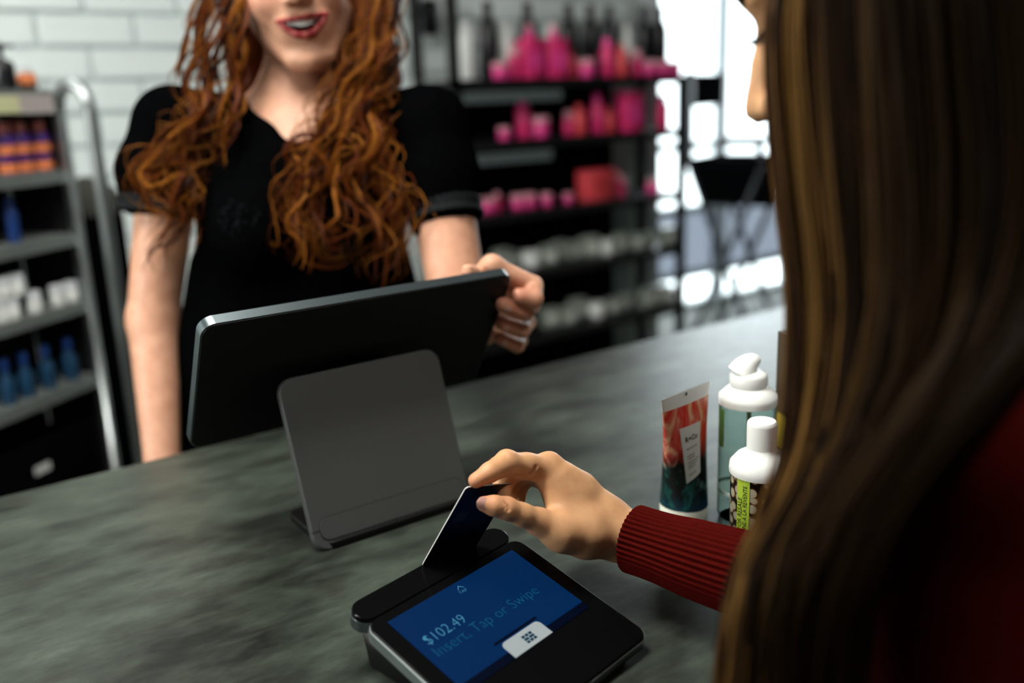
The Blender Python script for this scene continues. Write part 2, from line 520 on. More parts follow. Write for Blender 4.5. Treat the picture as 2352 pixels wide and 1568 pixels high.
# ------------------------------------------------------------------ counter
ct = thing('service_counter', 'long counter with a mottled grey concrete top', 'counter', (0, 0, 0))
CY0, CY1, CX0, CX1 = .385, 1.174, -.745, 2.6
lp = rrect(CX0, CY0, CX1, CY1, .004, 2)
MB().prism(lp, ZC - .05, ZC, .003).build('counter_top', M_conc, ct)
MB().box((CX0 + .04, CY0 + .06, .08), (CX1 - .04, CY1 - .05, ZC - .05)).build('counter_body', mat('dark_front', (.03, .03, .03), .6, noise=.1), ct)
MB().box((CX0 + .06, CY0 + .1, 0), (CX1 - .06, CY1 - .1, .08)).build('plinth', M_black, ct)

# ------------------------------------------------------------------ generic products
def bottle(name, label, cat, group, prof, capprof, bm, cm, lab=None, n=18):
    t = thing(name, label, cat, group=group)
    MB().lathe(prof, n).build('bottle_body', bm, t)
    if capprof: MB().lathe(capprof, n).build('cap', cm, t)
    if lab:
        r, z0, z1, lm = lab
        MB().lathe([(r, z0), (r, z1)], n, caps=False).build('wrap_label', lm, t)
    return t
def put(proto, state, loc, rz=0, s=1.0, label=None, group=None):
    o = proto if not state.get(proto.name) else copy_tree(proto)
    state[proto.name] = True
    o.location = loc; o.rotation_euler = (0, 0, rz); o.scale = (s, s, s)
    if label: o['label'] = label
    if group: o['group'] = group
    return o
ST = {}
def cyl_prof(r, h, sh=.012, neck=None):
    p = [(r * .9, 0), (r, .003), (r, h - sh), (r * .85, h - sh * .4), ((neck or r * .4), h)]
    return p
def cap_prof(r, z, h):
    return [(r, z - .002), (r, z + h * .85), (r * .85, z + h)]

# ------------------------------------------------------------------ silver rack at the left
M_rackshelf = mat('rack_shelf_steel', (.30, .34, .32), .5, metal=.6, noise=.12, nscale=14)
RD = 2.06
pf_top = W(126, 200, RD)            # front post, at the far end of the rack
u = unit([math.cos(math.radians(37)), math.sin(math.radians(37)), 0])   # along the shelves, away from the camera
v = np.array([u[1], -u[0], 0])      # across the rack, to the right
base = np.array([pf_top[0], pf_top[1], 0])
rack = thing('display_rack', 'silver tubular display rack with black back panels and five product shelves', 'rack',
             mat=frame_mat(base, u, -v, (0, 0, 1)))
# local: x along shelves (0 at the far end, negative towards us), y: 0 at the shelf fronts, positive to the rear, negative to the loop handle
RWD = .085; LEN = .78; RDP = .17
ztop = pf_top[2]
def rack_end(x, nm):
    pts = [(x, 0, 0)] + [(x, 0, ztop - .05)]
    for a in range(0, 181, 20):
        pts.append((x, -RWD / 2 + RWD / 2 * math.cos(math.radians(a)), ztop - .05 + .055 * math.sin(math.radians(a))))
    pts += [(x, -RWD, ztop - .05), (x, -RWD, 0)]
    return MB().tube(pts, .0145, 12).build(nm, M_steel, rack)
rack_end(0, 'end_frame'); rack_end(-LEN, 'end_frame')
shz = []
for (px, py) in ((150, 392), (180, 545), (200, 712), (240, 905)):
    shz.append(W(px, py, RD)[2])
shz = [ztop - .005] + shz
for i, z in enumerate(shz):
    MB().box((-LEN, -.004, z - .026 if i else z - .012), (0, RDP, z)).build('shelf', M_rackshelf, rack)
MB().box((-LEN, RDP, shz[-1] - .4), (-.004, RDP + .004, ztop - .012)).build('back_panel', M_black, rack)
MB().box((-.003, .012, shz[-1] - .4), (.003, RDP, ztop - .012)).build('end_panel', M_black, rack)
MB().box((-LEN, -.004, .10), (0, RDP, .12)).build('shelf', M_rackshelf, rack)
MB().box((-LEN, -.010, ztop - .055), (-.02, -.004, ztop - .016)).build('header_strip', mat('header_strip', (.55, .50, .48), .6, noise=.1), rack)
MB().box((-.33, -.012, ztop - .052), (-.12, -.010, ztop - .018)).build('price_card', mat('price_card', (.75, .78, .45), .6), rack)
def rackloc(px, py, z, y=.035):
    """spot on a shelf: where the pixel's ray meets the vertical plane y (rack local), at height z"""
    p0 = base + (-v) * y
    q = ONP(px, py, p0, v); s_ = float(np.dot(q - base, u))
    w_ = base + u * s_ + (-v) * y; return (w_[0], w_[1], z)
M_pur = mat('purple_plastic', (.05, .012, .16), .3); M_org = mat('orange_label', (.75, .22, .07), .5); M_peach = mat('peach_cap', (.55, .16, .13), .5)
M_white = mat('white_plastic', (.82, .86, .83), .35, noise=.02); M_blue = mat('deep_blue_plastic', (.012, .045, .20), .3); M_blue2 = mat('steel_blue_plastic', (.012, .055, .12), .35)
M_red = mat('red_plastic', (.60, .05, .05), .35); M_dark = mat('dark_plastic', (.008, .009, .011), .3)
g = 'purple and orange bottles on the silver rack'
pb = bottle('purple_bottle', 'purple bottle with orange bands and peach cap on silver rack', 'bottle', g, cyl_prof(.021, .088), cap_prof(.014, .088, .022), M_pur, M_peach, (.0214, .004, .024, M_org))
MB().lathe([(.0214, .042), (.0214, .062)], 18, caps=False).build('orange_band', M_org, pb)
for px in (22, 57, 102): put(pb, ST, rackloc(px, 392, shz[1]), random.random())
g = 'blue bottles on the rack under the purple ones'
bb = bottle('slim_blue_bottle', 'slim deep blue bottle alone on the rack shelf below purple bottles', 'bottle', None, cyl_prof(.014, .075), cap_prof(.009, .075, .02), M_blue, M_blue)
put(bb, ST, rackloc(36, 560, shz[2]))
g = 'small white jars on the rack'
wj = bottle('white_jar', 'small white jar with pale lid on silver rack', 'jar', g, cyl_prof(.017, .032, .004, .014), cap_prof(.0165, .032, .014), M_white, M_frame)
for px in (-20, 4, 30, 84, 140, 172): put(wj, ST, rackloc(px, 730, shz[3], .025), random.random())
for px in (-14, 14, 46): put(wj, ST, (lambda q: (q[0], q[1], shz[3] + .046))(rackloc(px, 700, shz[3], .025)), 0, label='small white jar stacked on top of other white jars on silver rack', group='stacked white jars on the rack')
g = 'blue spray bottles on the rack'
sb = bottle('blue_spray_bottle', 'dark blue bottle with narrow neck above black box on silver rack', 'bottle', g, [(.015, 0), (.017, .004), (.017, .055), (.008, .068), (.008, .078)], cap_prof(.010, .078, .022), M_blue2, M_blue)
for px in (24, 70, 122, 176): put(sb, ST, rackloc(px, 930, shz[4], .03), random.random())
nbx = rackloc(96, 1075, .12, .05)
bx = thing('storage_box', 'black storage box with a small white label on lowest rack shelf', 'box', mat=frame_mat(nbx, u, -v, (0, 0, 1)))
zl = W(98, 1075, RD)[2]
MB().prism(rrect(-.28, -.035, .14, .035, .004, 2), 0, zl + .05 - .12, .003).build('box_body', M_blackmatte, bx)
q = ONP(98, 1075, np.array(nbx) + (v) * .035, v); lx = float(np.dot(q - np.array(nbx), u))
MB().box((lx - .022, -.0365, q[2] - .12 - .009), (lx + .022, -.035, q[2] - .12 + .009)).build('box_label', M_white, bx)
# things on top of the rack
tb = bottle('black_pump_bottle', 'black pump bottle standing on top of silver rack', 'bottle', None, cyl_prof(.024, .062), [(.006, .06), (.006, .085), (.016, .087), (.016, .093), (.004, .096)], M_dark, M_dark)
MB().tube([(0, 0, .09), (.028, .0, .09)], .004, 8).build('spout', M_dark, tb)
put(tb, ST, rackloc(8, 170, shz[0] + .0, .03))
ob = bottle('amber_jar', 'small amber and orange jar with glass lid on top of silver rack', 'jar', None, cyl_prof(.019, .036, .006, .014), cap_prof(.015, .036, .012), M_org, M_frame)
MB().lathe([(.0193, .002), (.0193, .012)], 18, caps=False).build('wrap_label', M_dark, ob)
put(ob, ST, rackloc(58, 160, shz[0], .03))
rj = bottle('red_tin', 'small red tin on top of silver rack beside black pump bottle', 'tin', None, cyl_prof(.017, .026, .004, .014), cap_prof(.0165, .026, .006), M_red, M_white)
put(rj, ST, rackloc(-12, 170, shz[0], .06))
# dark bag hanging behind the rack
bag = thing('waste_bin', 'tall black bin with dusty domed lid behind the silver rack', 'bin', mat=frame_mat((lambda q: np.array([q[0], q[1], 0]))(W(238, 700, 2.38)), u, -v, (0, 0, 1)))
hz = W(215, 480, 2.38)[2]
MB().lathe([(.06, 0), (.072, .02), (.078, hz - .04), (.076, hz)], 28).build('bin_body', M_blackmatte, bag)
MB().lathe([(.079, hz - .005), (.079, hz + .015), (.066, hz + .055), (.03, hz + .08), (0.001, hz + .088)], 28).build('bin_lid', mat('dusty_lid', (.06, .065, .05), .8, noise=.4, nscale=20), bag)

# ------------------------------------------------------------------ black shelving with pink products
SY0, SY1 = 2.64, 2.90
xr = ONY(1578, 300, SY0)[0]; xl = ONY(1046, 300, SY0)[0]
ub = thing('black_shelf_unit', 'black shelving unit with five shelves of pink and pale products', 'shelf', (xl, SY0, 0))
SW = xr - xl; SD = SY1 - SY0
shs = [ONY(1560, y, SY0)[2] for y in (172, 296, 442, 566, 700)]
top = shs[0] + .40
for x in (0, SW - .03):
    MB().box((x, 0, 0), (x + .03, .03, top if x == 0 else shs[0] - .005)).build('upright', M_black, ub)
    MB().box((x, SD - .03, 0), (x + .03, SD, top if x == 0 else shs[0] - .005)).build('upright', M_black, ub)
for z in shs + [shs[-1] - .24]:
    MB().box((0, 0, z - .03), (SW, SD, z)).build('shelf', M_black, ub)
MB().box((.03, SD - .008, .1), (SW - .17, SD - .002, shs[0] - .03)).build('back_panel', M_blackmatte, ub)
M_strip = mat('price_strip', (.10, .13, .13), .5, noise=.2)
for i, (a, b) in enumerate(((.04, .45), (.03, .40))):
    MB().box((a, -.004, shs[i] - .075), (b, .004, shs[i] - .04)).build('price_strip', M_strip, ub)
M_pink = mat('pink_plastic', (.72, .03, .17), .35, noise=.1); M_pink2 = mat('hot_pink_plastic', (.85, .06, .30), .3); M_coral = mat('coral_plastic', (.75, .07, .09), .35); M_rose = mat('rose_cap', (.75, .35, .42), .4); M_grey = mat('pale_sage_plastic', (.22, .26, .22), .4, noise=.15)
def at_shelf(px, i, y):
    """x on shelf i for a pixel column, on the line at depth y of the unit"""
    # find x by intersecting the ray through (px, approximate row) with the plane Y
    row = (172, 296, 442, 566, 700)[i] + (1560 - px) * (.045, .06, .11, .17, .25)[i] - 20
    return ONY(px, row, SY0 + y)[0]
def kinds(prefix, where, gname, tall, jar, wide, tub):
    return None
P = {}
P['tall'] = bottle('pink_bottle', 'x', 'bottle', None, cyl_prof(.026, .105), cap_prof(.016, .105, .03), M_pink, M_pink2)
P['jar'] = bottle('pink_jar', 'x', 'jar', None, cyl_prof(.036, .05, .006, .03), cap_prof(.036, .05, .018), M_pink2, M_rose)
P['tub'] = bottle('coral_bottle', 'x', 'bottle', None, cyl_prof(.030, .085), cap_prof(.014, .085, .022), M_coral, M_coral)
P['rose'] = bottle('rose_cap_bottle', 'x', 'bottle', None, cyl_prof(.024, .075), cap_prof(.018, .075, .028), M_pink, M_rose)
bxo = thing('pink_carton', 'x', 'box'); MB().prism(rrect(-.040, -.03, .040, .03, .002, 1), 0, .125, .001).build('carton_body', M_pink, bxo); MB().box((-.028, -.0312, .03), (.028, -.030, .085)).build('carton_label', M_pink2, bxo); P['box'] = bxo
bxo = thing('coral_carton', 'x', 'box'); MB().prism(rrect(-.075, -.03, .075, .03, .002, 1), 0, .105, .001).build('carton_body', M_coral, bxo); MB().box((-.03, -.0312, .03), (.03, -.030, .075)).build('carton_label', M_red, bxo); P['cbox'] = bxo
KL = {'tall': 'tall pink bottle', 'jar': 'squat hot pink jar with rose lid', 'tub': 'coral red bottle', 'rose': 'small pink bottle with pale rose cap', 'box': 'large pink carton', 'cbox': 'coral red carton'}
SN = ('top', 'second', 'third')
rows_ = {0: [(1150, 'jar', .8), (1182, 'rose', 1), (1218, 'box', 1), (1274, 'box', 1), (1310, 'tub', .8), (1345, 'jar', .9), (1395, 'tall', .95), (1425, 'tub', 1), (1462, 'rose', .9), (1490, 'jar', .8), (1520, 'jar', .8), (1548, 'jar', .75)],
         1: [(1158, 'jar', .6), (1203, 'tall', 1), (1238, 'jar', 1.0), (1305, 'rose', .8), (1330, 'tub', .95), (1372, 'tall', 1), (1398, 'tub', .8), (1445, 'box', 1.1), (1522, 'tall', .9)],
         2: [(1122, 'jar', .7), (1142, 'rose', .6), (1190, 'jar', .7), (1215, 'jar', .7), (1255, 'jar', .6), (1305, 'jar', .5), (1372, 'cbox', 1), (1425, 'rose', .8), (1500, 'jar', .7)]}
for i, lst in rows_.items():
    for px, k, s in lst:
        x = at_shelf(px, i, .09)
        put(P[k], ST, (x, SY0 + .09, shs[i]), random.uniform(-.15, .15), s * 1.08, label='%s on the %s shelf of black shelving' % (KL[k], SN[i]), group='%s products on the %s shelf' % (k if k != 'cbox' else 'carton', SN[i]))
# second row on the top shelf: tall dark and white bottles against the brick wall
P['dk'] = bottle('dark_bottle', 'tall black bottle at the rear of the top shelf of black shelving', 'bottle', 'tall black bottles at the rear of the top shelf', cyl_prof(.034, .22, .05), cap_prof(.016, .22, .05), M_dark, M_black)
P['wh'] = bottle('white_bottle', 'tall white bottle at the rear of the top shelf of black shelving', 'bottle', 'tall white bottles at the rear of the top shelf', cyl_prof(.026, .17, .03), cap_prof(.014, .17, .03), M_white, M_white)
for px, k in ((1075, 'wh'), (1125, 'dk'), (1165, 'wh'), (1215, 'dk'), (1268, 'wh'), (1308, 'dk'), (1356, 'dk'), (1400, 'dk'), (1440, 'wh'), (1480, 'dk'), (1515, 'dk')):
    put(P[k], ST, (at_shelf(px, 0, .20), SY0 + .20, shs[0]), random.random())
P['rc'] = bottle('rose_topped_bottle', 'clear rose bottle with pale round stopper on top of pink cartons', 'bottle', 'round stoppered bottles on pink cartons', cyl_prof(.018, .035, .01), [(.006, .033), (.014, .042), (.016, .05), (.012, .060), (.002, .064)], M_pink2, M_rose)
for px in (1218, 1274): put(P['rc'], ST, (at_shelf(px, 0, .09), SY0 + .09, shs[0] + .125 * 1.08), 0, .8)
# pale packets on the two lower shelves
pk = thing('sage_packet', 'x', 'packet'); MB().prism(rrect(-.038, -.02, .038, .02, .012, 3), 0, .075, .008).build('packet_body', M_grey, pk); MB().box((-.02, -.0212, .018), (.02, -.0198, .055)).build('packet_label', mat('pale_label', (.62, .68, .62), .6), pk)
ww_ = bottle('white_tub', 'x', 'tub', None, cyl_prof(.035, .05, .004, .033), cap_prof(.036, .05, .012), M_white, M_white)
for i, nm in ((3, 'fourth'), (4, 'lowest')):
    pxs = list(range(1118, 1560, 34)) if i == 3 else list(range(1262, 1560, 36))
    for j, px in enumerate(pxs):
        x = at_shelf(px, i, .08)
        if (j % 5) == 3:
            put(ww_, ST, (x, SY0 + .08, shs[i]), 0, .95, 'white tub with flat lid on the %s visible shelf of black shelving' % nm, 'white tubs on the %s shelf' % nm)
        else:
            put(pk, ST, (x, SY0 + .08 + random.uniform(-.02, .02), shs[i]), random.uniform(-.3, .3), random.uniform(.75, 1.2), 'pale sage packet on the %s visible shelf of black shelving' % nm, 'sage packets on the %s shelf' % nm)
# dark wall lamp seen beside the seller's hair
sc = thing('wall_hook', 'black curved wall hook on white brick between seller and black shelving', 'hook', tuple(ONY(985, 40, YB - .026)))
MB().prism(rrect(-.03, -.06, .03, .06, .008, 3), 0, .012, .002, Matrix.Rotation(math.radians(90), 4, 'X')).build('back_plate', M_black, sc)
MB().tube([(0, 0, .02), (0, -.05, .03), (-.03, -.09, .0), (-.075, -.10, -.015), (-.085, -.10, .03)], .012, 10).build('hook_arm', M_black, sc)

# ------------------------------------------------------------------ director's chair in front of the shop window
dc = thing('director_chair', 'tall black folding director chair by the bright shop window', 'chair', (0, 0, 0))
CD = 4.95
cb = W(1690, 700, CD)
ux = unit([RW[0, 0], RW[1, 0], 0]); uy = unit([RW[0, 2], RW[1, 2], 0])
ang = math.radians(55)
cxv = ux * math.cos(ang) + uy * math.sin(ang); cyv = np.array([-cxv[1], cxv[0], 0])
dc.matrix_world = frame_mat((cb[0], cb[1], 0), cxv, cyv, (0, 0, 1))
def cz(py): return W(1690, py, CD)[2]
sz = cz(352); bt = cz(168); bb_ = cz(240); az = cz(318)
hw = .215; hd = .20
MB().box((-hw, -hd, sz - .04), (hw, hd, sz)).build('seat', M_blackmatte, dc)
v_ = [(-hw * .7, -hd, sz - .04), (hw * .7, -hd, sz - .04), (0.03, -hd, sz - .26), (-hw * .7, hd, sz - .04), (hw * .7, hd, sz - .04), (0.03, hd, sz - .26)]
MB().add(v_, [(0, 2, 1), (3, 4, 5), (0, 1, 4, 3), (1, 2, 5, 4), (2, 0, 3, 5)]).build('seat_sling', M_blackmatte, dc)
MB().prism(rrect(-hw + .01, bb_, hw - .02, bt, .01, 3), -.01, .01, .003, Matrix.Translation((0, hd - .01, 0)) @ Matrix.Rotation(math.radians(90), 4, 'X')).build('backrest', M_blackmatte, dc)
for sx in (-1, 1):
    MB().box((sx * hw - .018, hd - .03, sz - .02), (sx * hw + .018, hd + .005, bt + .01)).build('back_post', M_black, dc)
    MB().box((sx * hw - .03, -hd, az - .015), (sx * hw + .03, hd + .01, az + .012)).build('armrest', M_black, dc)
    MB().box((sx * hw - .015, -hd, sz), (sx * hw + .015, -hd + .03, az - .015)).build('arm_post', M_black, dc)
    for sy in (-1, 1):
        MB().tube([(sx * (hw - .02 - .018 * (sy > 0)), sy * hd, sz - .03), (sx * (hw - .02 - .018 * (sy > 0)), -sy * hd, .03)], .017, 8).build('leg', M_black, dc)
    MB().box((sx * hw - .02, -hd, 0), (sx * hw + .02, hd, .03)).build('foot_rail', M_black, dc)
MB().box((-hw, -hd - .12, .26), (hw, -hd, .285)).build('footrest', M_black, dc)
# ------------------------------------------------------------------ till display on its stand
M_graph = mat('graphite_aluminium', (.058, .064, .061), .5, metal=.1, noise=.06, nscale=6)
M_dkmetal = mat('dark_groove', (.004, .004, .004), .6)
M_blackgloss = mat('black_back_shell', (.0035, .0038, .004), .42, spec=.3)
M_edge = mat('anodised_edge', (.16, .20, .21), .30, metal=.9)
YS = .797
bl = ONY(728, 1267, YS); br = ONY(1084, 1172, YS); YT = .852
tl = ONY(634, 868, YT); tr = ONY(1003, 803, YT)
sw = tr[0] - tl[0]
x0s = (bl[0] + tl[0]) / 2; x1s = (br[0] + tr[0]) / 2
zt = (tl[2] + tr[2]) / 2 - ZC
vdir = unit([0, YT - YS, zt]); Ls = math.hypot(YT - YS, zt)
SW_ = x1s - x0s
xf = np.array([1., 0, 0]); nf = np.cross(xf, vdir)            # faces the customer
if nf[1] > 0: nf = -nf
pos = thing('till_display', 'slim black till display on a tilted grey stand plate', 'till', (x0s, YS, ZC))
L0 = Matrix.Identity(4)
def sm(y0=0.0):   # stand plate frame relative to the till's base: x along, y up the plate, z out to the customer
    m = Matrix.Identity(4)
    ax = (xf, vdir, np.cross(xf, vdir))
    for j in range(3):
        for i in range(3): m[i][j] = ax[j][i]
    return m
SMm = sm()
# np.cross(x, vdir) points towards -Y (customer)
dxt = tl[0] - x0s; dxb = bl[0] - x0s; dxt1 = tr[0] - x0s; dxb1 = br[0] - x0s
def trap(u_, v_):
    """rounded-rectangle coords (0..SW_, 0..Ls) to the slightly tapering plate"""
    t = v_ / Ls; a = dxb + (dxt - dxb) * t; b = dxb1 + (dxt1 - dxb1) * t
    return (a + (b - a) * u_ / SW_, v_)
lp = [trap(*p) for p in rrect(0, .001, SW_, Ls, .016, 7)]
MB().prism(lp, -.010, 0, .0015, SMm).build('stand_plate', M_graph, pos)
pil = [trap(*p) for p in rrect(.008, .010, SW_ - .006, .034, .0095, 6)]
g1 = MB().prism(pil, -.001, .0003, 0, SMm).build('hinge_groove', M_dkmetal, pos)
pil2 = [trap(*p) for p in rrect(.0088, .0108, SW_ - .0068, .0332, .0088, 6)]
MB().prism(pil2, -.001, .0009, .0004, SMm).build('hinge_bar', M_graph, pos)
sl = [trap(*p) for p in ((0, .0218), (.0085, .0218), (.0085, .0226), (0, .0226))]
MB().prism(sl, -.002, .0003, 0, SMm).build('seam', M_dkmetal, pos)
MB().prism(rrect(.012, .0, SW_ - .012, .10, .01, 4), 0, .008, .001).build('foot_plate', M_blackgloss, pos)
# display slab: leans over towards the customer at its top edge
DT = np.array([0, .822, ZC + .2425]); DB = np.array([0, .8775, ZC + .154])
ddn = unit(DB - DT)
dx0 = ONY(462, 750, DT[1])[0]; dx1 = ONY(1180, 628, DT[1])[0]
DH = .172; dth = .011
dm = frame_mat((dx0 - x0s, DT[1] - YS, DT[2] - ZC), (1, 0, 0), -ddn, np.cross([1, 0, 0], -ddn))   # y up the slab, z towards customer
DWd = dx1 - dx0
MB().prism(rrect(0, -DH, DWd, 0, .014, 7), -dth, 0, 0, dm).build('display_edge_frame', M_edge, pos)
MB().prism(rrect(.0012, -DH + .0012, DWd - .0012, -.0012, .0132, 7), -.001, .0012, .0006, dm).build('display_back', M_blackgloss, pos)
MB().prism(rrect(.004, -DH + .004, DWd - .004, -.004, .011, 7), -dth - .0008, -dth + .001, 0, dm).build('display_glass', mat('display_glass', (.003, .003, .004), .08), pos)
MB().box((SW_ * .25, (YT - YS) * .8 + .012, Ls * .70), (SW_ * .75, (YT - YS) + .035, Ls * .84)).build('hinge_neck', M_blackgloss, pos)

# ------------------------------------------------------------------ card terminal
TA = CAM + .887 * np.array([.31891642, .64975754, -.43438476])
tex = unit([.98312795, .1780458, .04194187]); tey = np.array([-.21779395, .94131786, .25784973])
tey = unit(tey - tex * (tey @ tex)); ten = np.cross(tex, tey)
PW, PH = .1383, .0881
TM = frame_mat(TA, tex, tey, ten)
term = thing('card_terminal', 'black card terminal with silver sides and a lit blue payment screen', 'card terminal', mat=TM)
def tpx(px, py):
    q = ONP(px, py, TA, ten) - TA; return (float(q @ tex), float(q @ tey))
M_tglass = mat('terminal_black_glass', (.0022, .0023, .0026), .2, spec=.14)
M_tbody = mat('terminal_black_body', (.004, .0045, .0045), .5)
M_silver = mat('terminal_silver', (.45, .52, .52), .3, metal=.9)
X0, X1, Y0, Y1 = -.0155, .1555, -.1385, .0335
# head section with the reader, then the main section with silver sides
MB().prism(rrect(X0 + .001, .0105, X1 - .003, Y1, .0115, 6), -.011, 0, .0012).build('reader_head', M_tglass, term)
MB().prism(rrect(X0 + .0005, .0098, X1 - .0025, Y1 + .0004, .0115, 6), -.0135, -.004, 0).build('head_trim', M_edge, term)
MB().prism(rrect(X0 + .0015, Y0 + .001, X1 - .0015, .0095, .010, 6), -.0035, 0, .001).build('front_glass', M_tglass, term)
MB().prism(rrect(X0, Y0, X1, .0095, .011, 6), -.0115, -.0022, 0).build('silver_sides', M_silver, term)
# wedge body under it, standing on the counter
Ti = TM.inverted()
top = rrect(X0 + .006, Y0 + .006, X1 - .006, Y1 - .005, .012, 5)
vsb = []; n_ = len(top)
for (x, y) in top: vsb.append((x, y, -.0108))
for (x, y) in top:
    p = TM @ Vector((x * .94 + .004, y * .94, -.0108)); p.z = ZC + .0005
    vsb.append(tuple(Ti @ p))
MB().add(vsb, [tuple(range(n_)), tuple(reversed(range(n_, 2 * n_)))] + [(i, n_ + i, n_ + (i + 1) % n_, (i + 1) % n_) for i in range(n_)], None, True).build('wedge_base', M_tbody, term)
# screen
def emis(name, col, s=1.0):
    return mat(name, tuple(c * .1 for c in col), .35, emit=col, estr=s, spec=.06)
M_scr = emis('screen_blue', (.0005, .018, .075)); M_band = emis('screen_navy', (.0003, .0022, .010)); M_txt1 = emis('screen_text_bright', (.055, .24, .37)); M_txt2 = emis('screen_text_dim', (.006, .085, .165)); M_card = emis('screen_card_white', (.34, .38, .38)); M_chip = emis('screen_chip', (.002, .03, .06))
scr = MB().box((0, -PH, .0002), (PW, 0, .0006)).build('screen', M_band, term)
yb = tpx(1340, 1380.5)[1]
MB().box((0, yb, .0006), (PW, 0, .0008)).build('blue_field', M_scr, scr)
def scr_text(name, body, p0, p1, hpx, m, sp=1.0):
    """text from pixel p0 (baseline start) to p1 (baseline end), along the panel's x axis"""
    a = tpx(*p0); b = tpx(*p1)
    v, f = text_pts(body, .01, sp, -.020)
    wv = max(p[0] for p in v) - min(p[0] for p in v); s = (b[0] - a[0]) / wv; mn = min(p[0] for p in v)
    return MB().add([((p[0] - mn) * s + a[0], p[1] * s * hpx + a[1], .0010) for p in v], f).build(name, m, scr)
s9 = 720 / 2352
k_ = lambda x, y: (780 + x * s9, 1180 + y * s9)
scr_text('amount_text', '$102.49', k_(672, 990), k_(958, 808), 1.12, M_txt1)
scr_text('prompt_text', 'Insert, Tap or Swipe', k_(752, 1078), k_(1512, 600), 1.10, M_txt2)
scr_text('tap_text', 'TAP', k_(908, 610), k_(960, 575), 1.0, M_txt1)
c0 = tpx(*k_(897, 556))
ca, cb2, ct2 = .0031, .0026, .0009
MB().add([(c0[0] - ca, c0[1] - cb2, .001), (c0[0], c0[1] + ct2, .001), (c0[0] + ca, c0[1] - cb2, .001), (c0[0] + ca, c0[1] - cb2 + .0009, .001), (c0[0], c0[1] + ct2 + .0011, .001), (c0[0] - ca, c0[1] - cb2 + .0009, .001)], [(0, 1, 4, 5), (1, 2, 3, 4)]).build('tap_arrow', M_txt1, scr)
a = tpx(*k_(1160, 990)); b = tpx(*k_(1470, 778))
MB().box((a[0], a[1] - .0012, .0008), (b[0], a[1] + .0012, .0010)).build('slot_line', M_band, scr)
a = tpx(*k_(1320, 1085)); b = tpx(*k_(1597, 893)); c = tpx(*k_(1212, 985))
cw = b[0] - a[0]; lpc = rrect(a[0], -PH, b[0], c[1] + .0002, .0045, 5)
lpc = [(x, y) for x, y in lpc if True]
lpc = [(a[0], -PH), (b[0], -PH)] + [p for p in lpc if p[1] > -PH + .0046]
MB().prism(lpc, .0008, .0011).build('card_icon', M_card, scr)
q = tpx(*k_(1422, 932)); ch = MB(); hwc, hhc = .0052, .0042
for (ux0, uy0, ux1, uy1) in ((0, .70, .28, 1), (.36, .70, .64, 1), (.72, .70, 1, 1), (0, .36, .44, .62), (0, 0, .28, .28), (.36, 0, .64, .30), (.52, .36, 1, .62), (.72, 0, 1, .28)):
    ch.box((q[0] - hwc + ux0 * 2 * hwc, q[1] - hhc + uy0 * 2 * hhc, .0011), (q[0] - hwc + ux1 * 2 * hwc, q[1] - hhc + uy1 * 2 * hhc, .0013))
ch.build('chip_icon', M_chip, scr)

# ------------------------------------------------------------------ payment card
cBL = ONP(968, 1299, TA + ten * .0008, ten); cTL = W(1070, 1118, .738)
e2 = unit(cTL - cBL)
cTR = W(1182, 1100, .774); e1 = cTR - cTL; e1 = unit(e1 - e2 * (e1 @ e2)); en_ = np.cross(e1, e2)
cL = float(np.linalg.norm(cTL - cBL))
card = thing('payment_card', 'black payment card with a pale edge held over the card terminal', 'card', mat=frame_mat(cBL, e1, e2, en_))
MB().prism(rrect(0, 0, .054, cL, .003, 4), -.0004, .0004).build('card_core', mat('card_pale_edge', (.75, .75, .74), .4), card)
for z0, z1 in ((.0004, .0005), (-.0005, -.0004)):
    MB().prism(rrect(.0003, .0003, .0537, cL - .0003, .003, 4), z0, z1).build('card_face', mat('card_black_face', (.003, .003, .0032), .35), card)
MB().box((.008, cL * .55, .0005), (.019, cL * .67, .0006)).build('card_chip', mat('card_chip', (.10, .085, .05), .3, metal=.8), card)

# ------------------------------------------------------------------ hair products on the counter
# squeezable tube standing on its cap
tbase = ONZ(1570, 1186, ZC)
TZ = .152
cA = ONZ(1519, 926, ZC + TZ - .003); cB = ONZ(1631, 868, ZC + TZ + .003)
cdir = unit((cB - cA) * [1, 1, 0]); cw_ = float(np.linalg.norm((cB - cA)[:2]))
tubeT = thing('coral_teal_tube', 'coral and teal squeeze tube with skewed white label standing on its cap', 'tube', mat=frame_mat((tbase[0], tbase[1], ZC), cdir, np.cross([0, 0, 1], cdir), (0, 0, 1)))
TR_ = .0245; mid = (cA + cB) / 2; moff = np.array([(mid - tbase) @ cdir, (mid - tbase) @ np.cross([0, 0, 1], cdir)])
def tub(a, t):
    """surface of the tube: angle a, height t in 0..1"""
    z = .016 + (TZ - .016) * t
    k = t ** 1.15
    rx = TR_ + (cw_ / 2 - TR_) * k; ry = TR_ * (1 - k) + .0008
    return np.array([rx * math.cos(a) + moff[0] * t, ry * math.sin(a) + moff[1] * t, z])
def tube_patch(a0, a1, t0, t1, nu=40, nv=24, off=0.0):
    vs = []; fs = []
    for j in range(nv + 1):
        t = t0 + (t1 - t0) * j / nv
        for i in range(nu + 1):
            a = a0 + (a1 - a0) * i / nu
            p = tub(a, t)
            if off: p = p + np.array([math.cos(a), math.sin(a), 0]) * off
            vs.append(tuple(p))
    for j in range(nv):
        for i in range(nu):
            q = j * (nu + 1) + i; fs.append((q, q + 1, q + nu + 2, q + nu + 1))
    return vs, fs
